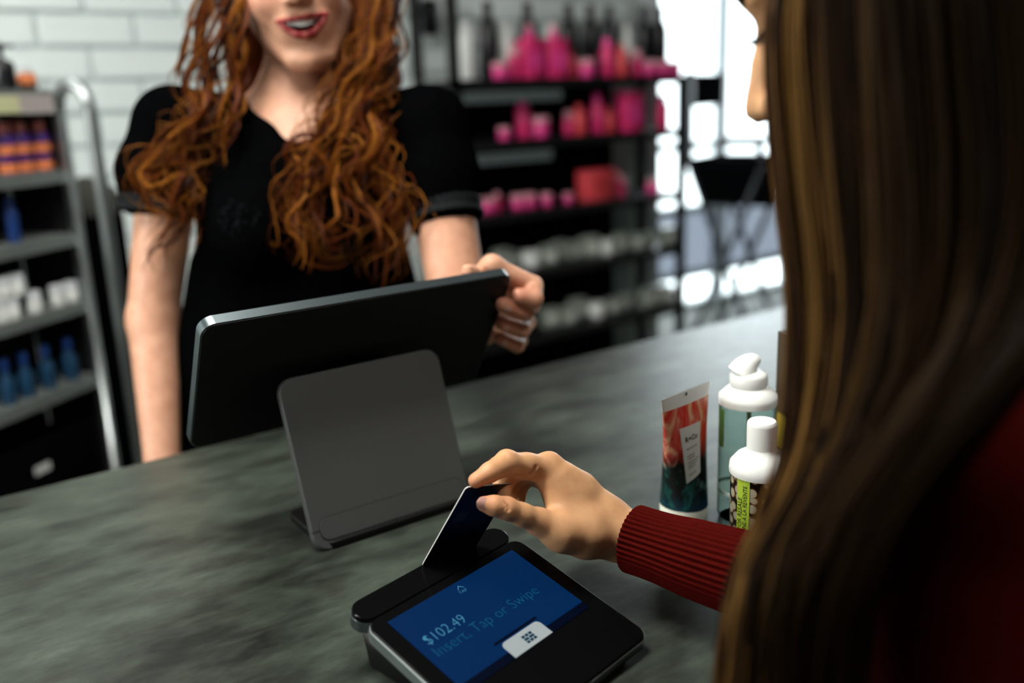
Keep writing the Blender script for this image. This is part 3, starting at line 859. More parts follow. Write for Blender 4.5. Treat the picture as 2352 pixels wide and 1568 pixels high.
def tube_print():
    m, n, l, p = node_mat('tube_print')
    tc = n.new('ShaderNodeTexCoord'); sx = n.new('ShaderNodeSeparateXYZ'); l.new(tc.outputs['Object'], sx.inputs['Vector'])
    nz = n.new('ShaderNodeTexNoise'); nz.inputs['Scale'].default_value = 60; nz.inputs['Detail'].default_value = 4; nz.inputs['Distortion'].default_value = 1.2
    mp = n.new('ShaderNodeMapping'); mp.inputs['Scale'].default_value = (1.4, 1.4, .5); l.new(tc.outputs['Object'], mp.inputs['Vector']); l.new(mp.outputs['Vector'], nz.inputs['Vector'])
    # coral marbling
    r1 = n.new('ShaderNodeValToRGB'); e = r1.color_ramp.elements; e[0].position = .36; e[0].color = (.70, .035, .015, 1); e[1].position = .66; e[1].color = (.80, .45, .26, 1)
    q = r1.color_ramp.elements.new(.5); q.color = (.70, .12, .09, 1)
    r2 = n.new('ShaderNodeValToRGB'); e = r2.color_ramp.elements; e[0].position = .46; e[0].color = (.004, .006, .006, 1); e[1].position = .72; e[1].color = (.02, .17, .15, 1)
    l.new(nz.outputs['Fac'], r1.inputs['Fac']); l.new(nz.outputs['Fac'], r2.inputs['Fac'])
    ad = n.new('ShaderNodeMath'); ad.operation = 'MULTIPLY_ADD'; ad.inputs[1].default_value = .03; l.new(nz.outputs['Fac'], ad.inputs[0]); l.new(sx.outputs['Z'], ad.inputs[2])
    r3 = n.new('ShaderNodeMapRange'); r3.inputs['From Min'].default_value = .086; r3.inputs['From Max'].default_value = .108; l.new(ad.outputs['Value'], r3.inputs['Value'])
    mx = n.new('ShaderNodeMix'); mx.data_type = 'RGBA'; l.new(r3.outputs['Result'], mx.inputs['Factor']); l.new(r2.outputs['Color'], mx.inputs['A']); l.new(r1.outputs['Color'], mx.inputs['B'])
    r4 = n.new('ShaderNodeMapRange'); r4.inputs['From Min'].default_value = .030; r4.inputs['From Max'].default_value = .050; r4.inputs['To Min'].default_value = 1; r4.inputs['To Max'].default_value = 0; l.new(ad.outputs['Value'], r4.inputs['Value'])
    m2 = n.new('ShaderNodeMix'); m2.data_type = 'RGBA'; m2.inputs['B'].default_value = (.006, .045, .085, 1); l.new(r4.outputs['Result'], m2.inputs['Factor']); l.new(mx.outputs['Result'], m2.inputs['A'])
    l.new(m2.outputs['Result'], p.inputs['Base Color']); p.inputs['Roughness'].default_value = .25
    return m
M_tprint = tube_print()
vs, fs = tube_patch(0, 2 * math.pi, 0, .90, 56, 30)
MB().add(vs, fs, None, True).build('tube_body', M_tprint, tubeT)
vs, fs = tube_patch(0, 2 * math.pi, .90, 1.0, 56, 4, .0003)
MB().add(vs, fs, None, True).build('crimped_end', M_white, tubeT)
MB().lathe([(.0240, 0), (.0246, .002), (.0249, .0165), (.023, .0170)], 40).build('tube_cap', mat('cream_cap', (.60, .62, .52), .4), tubeT)
# label on the side facing the camera: search surface coords of a pixel
camL = np.array(tubeT.matrix_world.inverted() @ Vector(CAM))
acen = math.atan2(camL[1], camL[0])
tmw = np.array(tubeT.matrix_world)
def proj(p):
    c = RW.T @ (np.asarray(p) - CAM); return np.array([CX + F * c[0] / c[2], CY + F * c[1] / c[2]])
def tube_uv(px, py):
    best = None
    for a in np.linspace(acen - 1.6, acen + 1.6, 65):
        for t in np.linspace(0, 1, 61):
            q = tmw[:3, :3] @ tub(a, t) + tmw[:3, 3]; e = proj(q) - (px, py); d = e @ e
            if best is None or d < best[0]: best = (d, a, t)
    return best[1:]
lab = [tube_uv(*p) for p in ((1560, 986), (1605, 965), (1607, 1085), (1577, 1111))]   # TL TR BR BL
def lab_map(u_, v_, off):
    tlp, trp, brp, blp = [np.array(x) for x in lab]
    q = (tlp * (1 - u_) + trp * u_) * (1 - v_) + (blp * (1 - u_) + brp * u_) * v_
    p = tub(q[0], q[1]); return p + np.array([math.cos(q[0]), math.sin(q[0]), 0]) * off
vs = []; fs = []
for j in range(17):
    for i in range(9): vs.append(lab_map(i / 8, j / 16, .0008))
for j in range(16):
    for i in range(8):
        q = j * 9 + i; fs.append((q, q + 9, q + 10, q + 1))
lb = MB().add(vs, fs, None, True).build('paper_label', mat('label_white', (.72, .74, .70), .5), tubeT)
M_ink = mat('black_ink', (.01, .01, .01), .6)
def lab_text(name, body, u0, v0, width, asp, parent):
    v, f = text_pts(body, 1.0, 1.0, .018)
    mn = min(p[0] for p in v); wv = max(p[0] for p in v) - mn
    MB().add([lab_map(u0 + (p[0] - mn) / wv * width, v0 - p[1] / wv * width * asp, .0012) for p in v], f).build(name, M_ink, parent)
lab_text('logo_text', 'R+Co', .20, .27, .60, .52, lb)
for v0, wd in ((.40, .55), (.53, .36), (.58, .40), (.65, .62), (.70, .52), (.75, .38), (.88, .45)):
    k = MB(); x = .22
    while x < .22 + wd:
        w_ = random.uniform(.04, .10); h_ = .010
        k.add([lab_map(x, v0 - h_, .0011), lab_map(min(x + w_, .95), v0 - h_, .0011), lab_map(min(x + w_, .95), v0 + h_, .0011), lab_map(x, v0 + h_, .0011)], [(0, 3, 2, 1)]); x += w_ + .03
    k.build('fine_print', mat('grey_ink', (.09, .09, .09), .6), lb)
# little hanging hole
hp = [tub(acen, .965)]
hq = tube_uv(1574, 902)
hc = tub(hq[0], hq[1])
MB().add([hc + np.array([math.cos(hq[0]) * .0016, math.sin(hq[0]) * .0016, 0]) + np.array([math.cos(k * math.pi / 4) * .0018, 0, math.sin(k * math.pi / 4) * .0018]) for k in range(8)], [tuple(range(8))]).build('hanging_hole', M_ink, tubeT)

# clear bottle with white nozzle
cb_ = ONZ(1710, 1183, ZC)
clear = thing('clear_spray_bottle', 'clear greenish bottle with white swirl-tipped nozzle behind mushroom-print bottle', 'bottle', (cb_[0], cb_[1], ZC))
M_clear = mat('clear_green_plastic', (.42, .60, .53), .02, trans=1.0, ior=1.04)
H1 = .126; HN = lambda d: H1 + d * .74
MB().lathe([(.024, 0), (.0270, .002), (.0285, .006), (.0285, H1)], 40).build('bottle_body', M_clear, clear)
MB().tube([(.016, 0.008, .008), (.010, .006, .05), (.002, 0, H1)], .0022, 10).build('dip_tube', mat('dip_tube', (.55, .58, .42), .4), clear)
MB().lathe([(.0290, H1 - .002), (.0293, HN(.004)), (.0290, HN(.009)), (.0215, HN(.019)), (.0190, HN(.021))], 40).build('collar', M_white, clear)
MB().lathe([(.0180, HN(.0205)), (.0188, HN(.024)), (.0188, HN(.036)), (.0174, HN(.040)), (.013, HN(.043))], 40).build('nozzle_cap', M_white, clear)
rgt = np.array([RW[0, 0], RW[1, 0]])
sw_pts = []; rr_ = []
for i in range(9):
    t = i / 8; sw_pts.append((rgt[0] * (-.006 + .017 * t ** 1.3), rgt[1] * (-.006 + .017 * t ** 1.3), HN(.040 + .021 * math.sin(t * 1.55) - .004 * t))); rr_.append(.0125 * (1 - t) ** .7 + .003)
MB().tube(sw_pts, rr_, 14).build('swirl_tip', M_white, clear)
MB().lathe([(.0286, .030), (.0288, .0302), (.0288, .0335), (.0286, .0337)], 40, caps=False).build('moulded_ring', mat('pale_ring', (.6, .7, .66), .3), clear)
vs = []; fs = []; a0 = math.atan2(-cb_[1], -cb_[0])
for j in range(9):
    for i in range(5):
        aa = a0 - 1.25 + i * .09; vs.append((.0289 * math.cos(aa), .0289 * math.sin(aa), H1 - .045 + j * .005))
for j in range(8):
    for i in range(4): q = j * 5 + i; fs.append((q, q + 1, q + 6, q + 5))
MB().add(vs, fs, None, True).build('green_label', mat('green_label', (.09, .22, .04), .5), clear)

# white-capped bottle with the mushroom print and lime sticker
mb_ = ONZ(1739, 1318, ZC)
mush = thing('mushroom_print_bottle', 'bottle printed with cream mushrooms, lime sticker and big white cap', 'bottle', (mb_[0], mb_[1], ZC))
def mush_mat():
    m, n, l, p = node_mat('mushroom_print')
    tc = n.new('ShaderNodeTexCoord')
    vo = n.new('ShaderNodeTexVoronoi'); vo.inputs['Scale'].default_value = 112; vo.inputs['Randomness'].default_value = .8
    l.new(tc.outputs['Object'], vo.inputs['Vector'])
    r = n.new('ShaderNodeValToRGB'); e = r.color_ramp.elements
    e[0].position = 0; e[0].color = (.62, .60, .44, 1); e[1].position = .60; e[1].color = (.004, .003, .002, 1)
    q = e.new(.44); q.color = (.52, .48, .32, 1); q = e.new(.50); q.color = (.16, .05, .012, 1)
    l.new(vo.outputs['Distance'], r.inputs['Fac'])
    nz = n.new('ShaderNodeTexNoise'); nz.inputs['Scale'].default_value = 300; l.new(tc.outputs['Object'], nz.inputs['Vector'])
    mu = n.new('ShaderNodeMix'); mu.data_type = 'RGBA'; mu.blend_type = 'MULTIPLY'; mu.inputs['Factor'].default_value = .35
    l.new(r.outputs['Color'], mu.inputs['A']); l.new(nz.outputs['Color'], mu.inputs['B'])
    l.new(mu.outputs['Result'], p.inputs['Base Color']); p.inputs['Roughness'].default_value = .3
    return m
MR = .0262
mz = float(np.linalg.norm(W(1738, 1100, .86) - W(1724, 1318, .86))) * 0 + .104
MB().lathe([(.023, 0), (MR, .003), (MR, mz)], 44).build('bottle_body', mush_mat(), mush)
MB().lathe([(MR + .0012, mz - .003), (MR + .0016, mz), (MR + .001, mz + .006), (.0215, mz + .013), (.0135, mz + .018), (.0130, mz + .020)], 44).build('shoulder_cap', M_white, mush)
MB().lathe([(.0130, mz + .019), (.0132, mz + .041), (.0128, mz + .0435), (.0115, mz + .045)], 36).build('neck_cap', M_white, mush)
am = math.atan2(-mb_[1], -mb_[0])
def cyl_patch(name, a0, a1, z0, z1, r, m, parent, n=8):
    vs = []; fs = []
    for i in range(n + 1):
        a = a0 + (a1 - a0) * i / n
        vs += [(r * math.cos(a), r * math.sin(a), z0), (r * math.cos(a), r * math.sin(a), z1)]
    for i in range(n): fs.append((2 * i, 2 * i + 2, 2 * i + 3, 2 * i + 1))
    return MB().add(vs, fs, None, True).build(name, m, parent)
stk = cyl_patch('lime_sticker', am - .80, am - .33, .004, mz - .001, MR + .0004, mat('lime_sticker', (.42, .60, .045), .5), mush)
def cyl_text(body, a_base, z0, length, asp, r, parent, name, flip=1):
    """runs up the bottle; letters turned a quarter"""
    v, f = text_pts(body, 1.0); mn = min(p[0] for p in v); wv = max(p[0] for p in v) - mn; s = length / wv
    vs = []
    for p in v:
        z = z0 + (p[0] - mn) * s; a = a_base - p[1] * s * asp / r
        vs.append((r * math.cos(a), r * math.sin(a), z))
    MB().add(vs, f).build(name, M_ink, parent)
cyl_text('NON DESTINÉ À LA REVENTE', am - .42, .030, .066, 1.1, MR + .0008, stk, 'sticker_text')
cyl_text('NOT FOR RESALE', am - .60, .040, .044, 1.1, MR + .0008, stk, 'sticker_text')
bl_ = cyl_patch('brown_label', am + .28, am + 1.0, .01, mz - .018, MR + .0004, mat('brown_label', (.24, .17, .11), .5), mush)
v_t, f_t = text_pts('R+Co', 1.0); wv = max(p[0] for p in v_t)
MB().add([((MR + .0009) * math.cos(am + .50 + p[0] / wv * .42), (MR + .0009) * math.sin(am + .50 + p[0] / wv * .42), mz - .045 + p[1] / wv * .022) for p in v_t], f_t).build('logo_text', M_ink, bl_)
# tall brown carton and small amber-necked bottle behind, half hidden by the customer's hair
bxp = ONZ(1856, 1150, ZC)
tc_ = thing('brown_carton', 'tall dark brown carton with yellow patch beside the clear bottle', 'box', (bxp[0], bxp[1], ZC), rz=-.35)
MB().prism(rrect(-.028, -.028, .028, .028, .002, 2), 0, .185, .001).build('carton_body', mat('dark_brown_card', (.045, .032, .018), .6, noise=.15), tc_)
MB().box((-.030, -.0285, .07), (-.004, -.0282, .098)).build('yellow_patch', mat('yellow_patch', (.55, .38, .04), .5), tc_)
MB().box((-.0286, -.020, .06), (-.0282, .020, .098)).build('yellow_patch', MATS['yellow_patch'], tc_)
# ------------------------------------------------------------------ people: shared
def skin_mat(name):
    m, n, l, p = node_mat(name)
    at = n.new('ShaderNodeAttribute'); at.attribute_name = 'tint'
    nz = n.new('ShaderNodeTexNoise'); nz.inputs['Scale'].default_value = 55; nz.inputs['Detail'].default_value = 5
    tc = n.new('ShaderNodeTexCoord'); l.new(tc.outputs['Object'], nz.inputs['Vector'])
    r = n.new('ShaderNodeValToRGB'); r.color_ramp.elements[0].position = .3; r.color_ramp.elements[1].position = .7
    r.color_ramp.elements[0].color = (.80, .72, .68, 1); r.color_ramp.elements[1].color = (1.08, 1.08, 1.08, 1); l.new(nz.outputs['Fac'], r.inputs['Fac'])
    mu = n.new('ShaderNodeMix'); mu.data_type = 'RGBA'; mu.blend_type = 'MULTIPLY'; mu.inputs['Factor'].default_value = .7
    l.new(at.outputs['Color'], mu.inputs['A']); l.new(r.outputs['Color'], mu.inputs['B']); l.new(mu.outputs['Result'], p.inputs['Base Color'])
    p.inputs['Roughness'].default_value = .48; p.inputs['Specular IOR Level'].default_value = .35
    p.inputs['Subsurface Weight'].default_value = .12; p.inputs['Subsurface Radius'].default_value = (.010, .004, .002); p.inputs['Subsurface Scale'].default_value = .5
    n2 = n.new('ShaderNodeTexNoise'); n2.inputs['Scale'].default_value = 420; n2.inputs['Detail'].default_value = 3; l.new(tc.outputs['Object'], n2.inputs['Vector'])
    b = n.new('ShaderNodeBump'); b.inputs['Strength'].default_value = .12; b.inputs['Distance'].default_value = .001
    l.new(n2.outputs['Fac'], b.inputs['Height']); l.new(b.outputs['Normal'], p.inputs['Normal'])
    return m
def hair_mat(name, rough=.42, spec=.3):
    m, n, l, p = node_mat(name)
    at = n.new('ShaderNodeAttribute'); at.attribute_name = 'tint'; l.new(at.outputs['Color'], p.inputs['Base Color'])
    p.inputs['Roughness'].default_value = rough; p.inputs['Specular IOR Level'].default_value = spec
    return m
M_skin = skin_mat('skin')
M_nail = mat('finger_nail', (.62, .36, .30), .25)
def head_frame(origin, fwd, roll=0.0):
    hy = unit(fwd); hx = unit(np.cross(hy, [0, 0, 1])); hz = np.cross(hx, hy)
    c, s = math.cos(roll), math.sin(roll)
    hx2 = hx * c + hz * s; hz2 = -hx * s + hz * c
    return np.array([hx2, hy, hz2]), origin
def build_head(S, A, o, smile=True):
    """adds a head to the field; A rows = right(her right is +x), forward, up"""
    P = lambda x, y, z: o + x * A[0] + y * A[1] + z * A[2]
    E = lambda c, r, k=.012, op='add': S.ell(P(*c), r, A, k, op)
    E((0, -.012, .045), (.074, .094, .088), .0)
    E((0, .020, -.022), (.064, .072, .086), .02)
    for sx in (-1, 1):
        S.cone(P(sx * .053, .006, -.048), P(sx * .022, .066, -.101), .018, .014, .022)
        E((sx * .040, .058, -.022), (.024, .024, .026), .018)
        E((sx * .031, .080, .018), (.018, .012, .012), .006, 'sub')
        E((sx * .073, -.010, .0), (.010, .020, .032), .008)      # ear
        S.cone(P(sx * .048, .068, .030), P(sx * .012, .084, .034), .007, .007, .01)   # brow
    E((0, .072, -.1035), (.021, .019, .017), .014)
    E((0, .068, -.060), (.036, .026, .030), .014)
    S.chain([P(0, .084, .022), P(0, .094, .0), P(0, .108, -.022)], [.008, .009, .0112], .008)
    for sx in (-1, 1):
        E((sx * .0125, .096, -.0265), (.0085, .011, .008), .005)
        E((sx * .0065, .100, -.0345), (.0038, .006, .004), .002, 'sub')
    if smile:
        E((0, .100, -.0615), (.020, .026, .0105), .003, 'sub')
        for sx in (-1, 1):
            E((sx * .016, .098, -.0560), (.0160, .026, .0066), .003, 'sub')
        up = [P(-.034, .0840, -.0500), P(-.018, .0930, -.0508), P(-.006, .0968, -.0503), P(0, .0968, -.0512), P(.006, .0968, -.0503), P(.018, .0930, -.0508), P(.034, .0840, -.0500)]
        lo = [P(-.034, .0840, -.0505), P(-.026, .0895, -.0600), P(-.014, .0930, -.0700), P(0, .0945, -.0735), P(.014, .0930, -.0700), P(.026, .0895, -.0600), P(.034, .0840, -.0505)]
        S.chain(up, [.0018, .0028, .0034, .0030, .0034, .0028, .0018], .003)
        S.chain(lo, [.0018, .0028, .0042, .0048, .0042, .0028, .0018], .003)
    else:
        up = [P(-.024, .080, -.064), P(-.008, .0945, -.0595), P(0, .0945, -.0605), P(.008, .0945, -.0595), P(.024, .080, -.064)]
        lo = [P(-.024, .080, -.065), P(0, .0935, -.0705), P(.024, .080, -.065)]
        S.chain(up, [.002, .004, .0038, .004, .002], .004); S.chain(lo, [.002, .0052, .002], .004)
        for sx in (-1, 1): E((sx * .031, .066, .017), (.0135, .0130, .0125), .003)   # lowered eyelids
    return up, lo, P
def finger(S, pts, rs, k=.004): S.chain(pts, rs, k)
def nail(name, tip, dirn, out, w, l, parent):
    """thin curved plate on a fingertip: dirn along the finger, out away from the finger"""
    d = unit(dirn); n_ = unit(np.asarray(out) - d * (np.asarray(out) @ d)); s_ = np.cross(n_, d)
    vs = []; fs = []
    nu, nv = 6, 6
    for side in (0, 1):
        for j in range(nv + 1):
            for i in range(nu + 1):
                u_ = i / nu * 2 - 1; t = j / nv * 2 - 1
                e = math.sqrt(max(0, 1 - max(abs(t) - .35, 0) ** 2 / .65 ** 2)) if abs(t) > .35 else 1
                vs.append(np.asarray(tip) + s_ * (u_ * w * .5 * e) + d * (t * l * .5) - n_ * ((u_ * e) ** 2 * w * .16 + side * .0008))
    m = (nu + 1) * (nv + 1)
    for j in range(nv):
        for i in range(nu):
            q = j * (nu + 1) + i; fs += [(q, q + 1, q + nu + 2, q + nu + 1), (m + q, m + q + nu + 1, m + q + nu + 2, m + q + 1)]
    return MB().add(vs, fs, None, True).build(name, M_nail, parent)
def strands(guides, clumps, per, spread, clump_r, wave, wlen, npts, cols, rad, seed, straight=False):
    """each guide: array of world points; a spray of clumps around it, each clump a lock of strands"""
    R = np.random.default_rng(seed); out = []; cc = []; rr = []
    for g in guides:
        c0 = catmull(g, npts)
        L = np.concatenate([[0], np.cumsum(np.linalg.norm(np.diff(c0, axis=0), axis=1))])
        T = np.gradient(c0, axis=0); T /= np.linalg.norm(T, axis=1, keepdims=True) + 1e-9
        U = np.cross(T, [.3, .9, .25]); U /= np.linalg.norm(U, axis=1, keepdims=True) + 1e-9
        B = np.cross(T, U)
        for c in range(clumps):
            a = R.uniform(0, 2 * math.pi); q = spread * math.sqrt(R.uniform(0, 1)); ph = R.uniform(0, 2 * math.pi); wl = wlen * R.uniform(.75, 1.35); wa = wave * R.uniform(.5, 1.4)
            grow = np.clip(L / (L[-1] * .35), .25, 1)
            flare = np.linspace(.7, 1.35, npts)
            ctr = c0 + (U * math.cos(a) + B * math.sin(a)) * (q * flare)[:, None] + (U * np.cos(L / wl * 2 * math.pi + ph)[:, None] + B * np.sin(L / wl * 2 * math.pi + ph)[:, None]) * (wa * grow)[:, None]
            base = np.array(cols[R.integers(len(cols))])
            for s in range(per):
                a2 = R.uniform(0, 2 * math.pi); r2 = clump_r * math.sqrt(R.uniform(0, 1)); ph2 = R.uniform(0, 6.28); e = int(npts * R.uniform(.86, 1.0)) if not straight else npts
                fr = np.linspace(1.0, .55, npts) + .5 * np.sin(np.linspace(0, 9, npts) + ph2) * .35
                pts = ctr + (U * math.cos(a2) + B * math.sin(a2)) * (r2 * fr)[:, None]
                if e < npts:
                    pts = catmull(pts[:max(e, 4)], npts)
                out.append(pts); cc.append(np.clip(base * R.uniform(.65, 1.35), 0, 1)); rr.append(rad * R.uniform(.7, 1.25))
    return np.array(out), np.array(rr), np.array(cc)
def G(l, dflt=None):
    return np.array([W(*(p if len(p) == 3 else (*p, dflt))) for p in l])

# ------------------------------------------------------------------ seller behind the counter
gdir = -unit((W(690, 240, 1.3) - CAM) * [1, 1, 0])       # towards the camera
rdir = np.array([-gdir[1], gdir[0], 0])                  # image right  (her left)
if rdir @ RW[:, 0] < 0: rdir = -rdir
SAX = np.array([-rdir, gdir, [0, 0, 1.]])
tor = W(690, 400, 1.385); tor[2] = 0
TP = lambda x, y, z: tor + x * rdir + y * gdir + np.array([0, 0, z])
Mo = W(698, 60, 1.250)
fwd = unit(gdir * .985 + np.array([0, 0, -.06]))
HA, _ = head_frame(None, fwd, math.radians(-8))
H0 = Mo - HA[1] * .090 + HA[2] * .0615
LS, LE, LWr = W(398, 285, 1.40), W(352, 735, 1.405), W(374, 1085, 1.36)
RS, RE, RWr = W(985, 290, 1.31), W(1058, 715, 1.275), W(1102, 745, 1.145)
lo_b = np.array([-.02, .80, -.0]); 
xs = axis(.0, 1.12, .006, [(H0[0] - .075, H0[0] + .075, .0017), (.56, .67, .0017)])
ys = axis(.78, 1.72, .006, [(H0[1] - .145, H0[1] - .0, .0017), (.80, .90, .0017)])
zs = axis(.0, H0[2] + .16, .0065, [(H0[2] - .135, H0[2] + .01, .0017), (ZC + .12, ZC + .24, .0017)])
S = SDF(xs, ys, zs)
up, lo, HP = build_head(S, HA, H0, True)
NBs = TP(0, -.015, 1.375)
S.cone(HP(0, -.022, -.05), NBs, .048, .054, .02)
S.cone(NBs, TP(0, -.01, 1.30), .055, .09, .03)
for a_ in (LS, RS): S.cone(TP(0, -.02, 1.345), a_, .05, .046, .03)
TORSO = [((0, 0, 1.24), (.150, .098, .135)), ((0, -.005, 1.06), (.140, .090, .14)), ((0, -.015, .90), (.150, .105, .13))]
for c, r in TORSO: S.ell(TP(*c), r, SAX, .05)
for sx in (-1, 1):
    S.ell(TP(sx * .072, .070, 1.205), (.055, .052, .058), SAX, .03)
    S.chain([TP(sx * .075, -.015, .84), TP(sx * .08, -.02, .48), TP(sx * .085, -.04, .09)], [.082, .055, .038], .02)
    S.cone(TP(sx * .085, -.05, .035), TP(sx * .09, .09, .028), .034, .026, .02)
S.chain([LS, LE, LWr], [.047, .0375, .0245], .012)
S.chain([RS, RE, RWr], [.047, .039, .026], .012)
# her right hand hangs behind the counter edge
h0 = LWr + (LWr - LE) * .0
hd = unit(LWr - LE)
S.cone(LWr, LWr + hd * .085, .023, .026, .012)
for k in range(4):
    b_ = LWr + hd * .085 + gdir * (-.024 + k * .016)
    S.chain([b_, b_ + hd * .035, b_ + hd * .065 + rdir * .012], [.0095, .0085, .007], .004)
S.chain([LWr + hd * .03 + gdir * .02, LWr + hd * .065 + gdir * .045, LWr + hd * .095 + gdir * .05], [.012, .010, .008], .006)
# her left hand grips the display's edge
dn_ = np.array([0, 0, 0]) + np.cross([1, 0, 0], -ddn)      # out of the display's back, to the customer
Dp = np.array([dx0, DT[1], DT[2]]) + dn_ * .0012
def on_disp(px, py, off): return ONP(px, py, Dp, dn_) + dn_ * off
RWr2 = on_disp(1112, 748, -.050)
FG = [((1165, 655), (1230, 664), (1182, 668), (.0115, .0120, .0095)),
      ((1158, 693), (1228, 708), (1146, 688), (.0105, .0102, .0086)),
      ((1150, 728), (1219, 748), (1145, 732), (.0102, .0096, .0082)),
      ((1142, 758), (1202, 788), (1143, 768), (.0092, .0088, .0076))]
tips = []
for mc, pi_, tp_, r in FG:
    m_, p_ = on_disp(*mc, -.034), on_disp(*pi_, -.006)
    t_ = on_disp(tp_[0], tp_[1], r[2] * .98)
    dp_ = on_disp((tp_[0] * .42 + pi_[0] * .58), (tp_[1] * .42 + pi_[1] * .58), r[2] * 1.55)
    S.chain([m_, p_, dp_, t_], [r[0], r[1], (r[1] * .6 + r[2] * .4), r[2]], .0025)
    S.cone(m_, RWr2, .012, .018, .010)
    tips.append((t_, t_ - dp_, r[2]))
S.cone(RWr, RWr2, .024, .021, .012)
S.chain([RWr2, on_disp(1120, 700, -.034), on_disp(1112, 668, -.028), on_disp(1100, 655, -.024)], [.017, .012, .010, .008], .006)
v, f = S.mesh('seller_body')
cols = np.tile(np.array([.58, .315, .205]), (len(v), 1))
lipd = np.full(len(v), 9.)
for ch, rs in ((up, [.0020, .0030, .0036, .0032, .0036, .0030, .0020]), (lo, [.0020, .0030, .0044, .0050, .0044, .0030, .0020])):
    for i in range(len(ch) - 1):
        d, t = seg_dist(v, ch[i], ch[i + 1]); lipd = np.minimum(lipd, d - (rs[i] + (rs[i + 1] - rs[i]) * t))
w_ = np.clip(1 - (lipd - .0002) / .0016, 0, 1)[:, None]
cols = cols * (1 - w_) + np.array([.20, .006, .010]) * w_
d = np.linalg.norm((v - HP(0, .07, -.064)) @ HA.T / np.array([.021, .02, .009]), axis=1)
cav = np.clip((1.12 - d) / .2, 0, 1)[:, None] * (1 - w_)
cols = cols * (1 - cav) + np.array([.05, .006, .006]) * cav
for sx in (-1, 1):
    d = np.linalg.norm((v - HP(sx * .045, .07, -.012)), axis=1); w2 = np.clip(1 - d / .035, 0, 1)[:, None] * .5
    cols = cols * (1 - w2) + np.array([.52, .17, .12]) * w2
for (t_, dd_, r_) in tips:
    d = np.linalg.norm(v - t_, axis=1); w2 = np.clip(1 - d / .03, 0, 1)[:, None] * .6
    cols = cols * (1 - w2) + np.array([.52, .18, .11]) * w2
me = raw_mesh('body', v, f); color_attr(me, cols)
seller = thing('person', 'smiling person with long curly red hair and black dress behind the counter', 'person', tuple(TP(0, 0, 0)))
sinv = Matrix.Translation(-Vector(TP(0, 0, 0)))
def person_part(name, me, m, root, inv):
    me.transform(inv); return add_obj(name, me, m, root)
person_part('body', me, M_skin, seller, sinv)
tm = MB()
for i in range(-4, 5):
    x = i * .0062; y = .0865 - 14 * x * x; w2 = .0030 if abs(i) > 1 else .0034
    if abs(i) == 0: continue
    x = (abs(i) - .5) * .0066 * (1 if i > 0 else -1); y = .0915 - 11 * x * x
    hh = .0072 - .0006 * abs(i); zt_ = -.0500 - 1.2 * 0
    L_ = [tuple(HP(px_, 0, 0)) for px_ in ()]
    lp = rrect(x - w2, zt_ - 2 * hh * .82 + 6 * x * x, x + w2, zt_ + .004, .0016, 3)
    vs = [HP(a, y + .0012 * (1 - ((a - x) / w2) ** 2), b) for a, b in lp] + [HP(a, y - .006, b) for a, b in lp]; nn = len(lp)
    tm.add(vs, [tuple(reversed(range(nn)))] + [(k, (k + 1) % nn, nn + (k + 1) % nn, nn + k) for k in range(nn)], None, False)
te = tm.build('teeth', mat('teeth', (.95, .95, .90), .25), seller); te.data.transform(sinv)
eye_m = mat('eye_white', (.7, .7, .68), .2); iris_m = mat('iris', (.03, .05, .04), .2)
def eyes(P, A, root, inv):
    for sx in (-1, 1):
        c = P(sx * .031, .066, .017)
        e = MB().lathe([(.0115 * math.sin(math.pi * i / 10) + 1e-5, -.0115 * math.cos(math.pi * i / 10)) for i in range(11)], 20, frame_mat(c, A[0], A[2], A[1]), caps=False).build('eye', eye_m, root); e.data.transform(inv)
        i_ = MB().lathe([(.0052, .0104), (.0040, .0112), (.001, .0117)], 16, frame_mat(c, A[0], A[2], A[1])).build('iris', iris_m, e); i_.data.transform(inv)
eyes(HP, HA, seller, sinv)
for t_, d_, r_ in tips:
    o = nail('nail', t_ + dn_ * (r_ + .0004) - unit(d_) * .0015, d_, dn_, r_ * 1.15, r_ * 1.3, seller); o.data.transform(sinv)

# black dress with short flounced sleeves
S = SDF(axis(.0, 1.12, .005), axis(.95, 1.75, .005), axis(.35, 1.50, .005))
for c, r in TORSO: S.ell(TP(*c), np.array(r) + .009, SAX, .05)
for sx in (-1, 1): S.ell(TP(sx * .072, .070, 1.205), (.062, .060, .066), SAX, .03)
S.cone(TP(0, -.02, 1.31), TP(0, -.01, 1.25), .10, .11, .04)
for a_ in (LS, RS): S.cone(TP(0, -.02, 1.338), a_, .052, .054, .03)
S.ell(TP(-.012, -.012, 1.05), (.180, .095, .25), SAX, .03)
S.ell(TP(-.02, -.02, .93), (.215, .105, .22), SAX, .04)
S.cone(TP(0, -.015, .88), TP(0, -.02, .45), .155, .21, .04)
lse = LS + (LE - LS) * .44; rse = RS + (RE - RS) * .50
S.chain([LS + np.array([0, 0, -.005]), LS + (LE - LS) * .25 - rdir * .012, lse - rdir * .006], [.058, .060, .049], .02)
S.chain([RS + np.array([0, 0, -.005]), RS + (RE - RS) * .28, rse], [.056, .056, .048], .02)
S.cone(TP(0, -.005, 1.45), TP(.0, .03, 1.405), .066, .062, .012, 'sub')
S.cone(TP(0, .05, 1.42), TP(.0, .10, 1.375), .048, .046, .012, 'sub')
S.plane((0, 0, .45), (0, 0, -1))
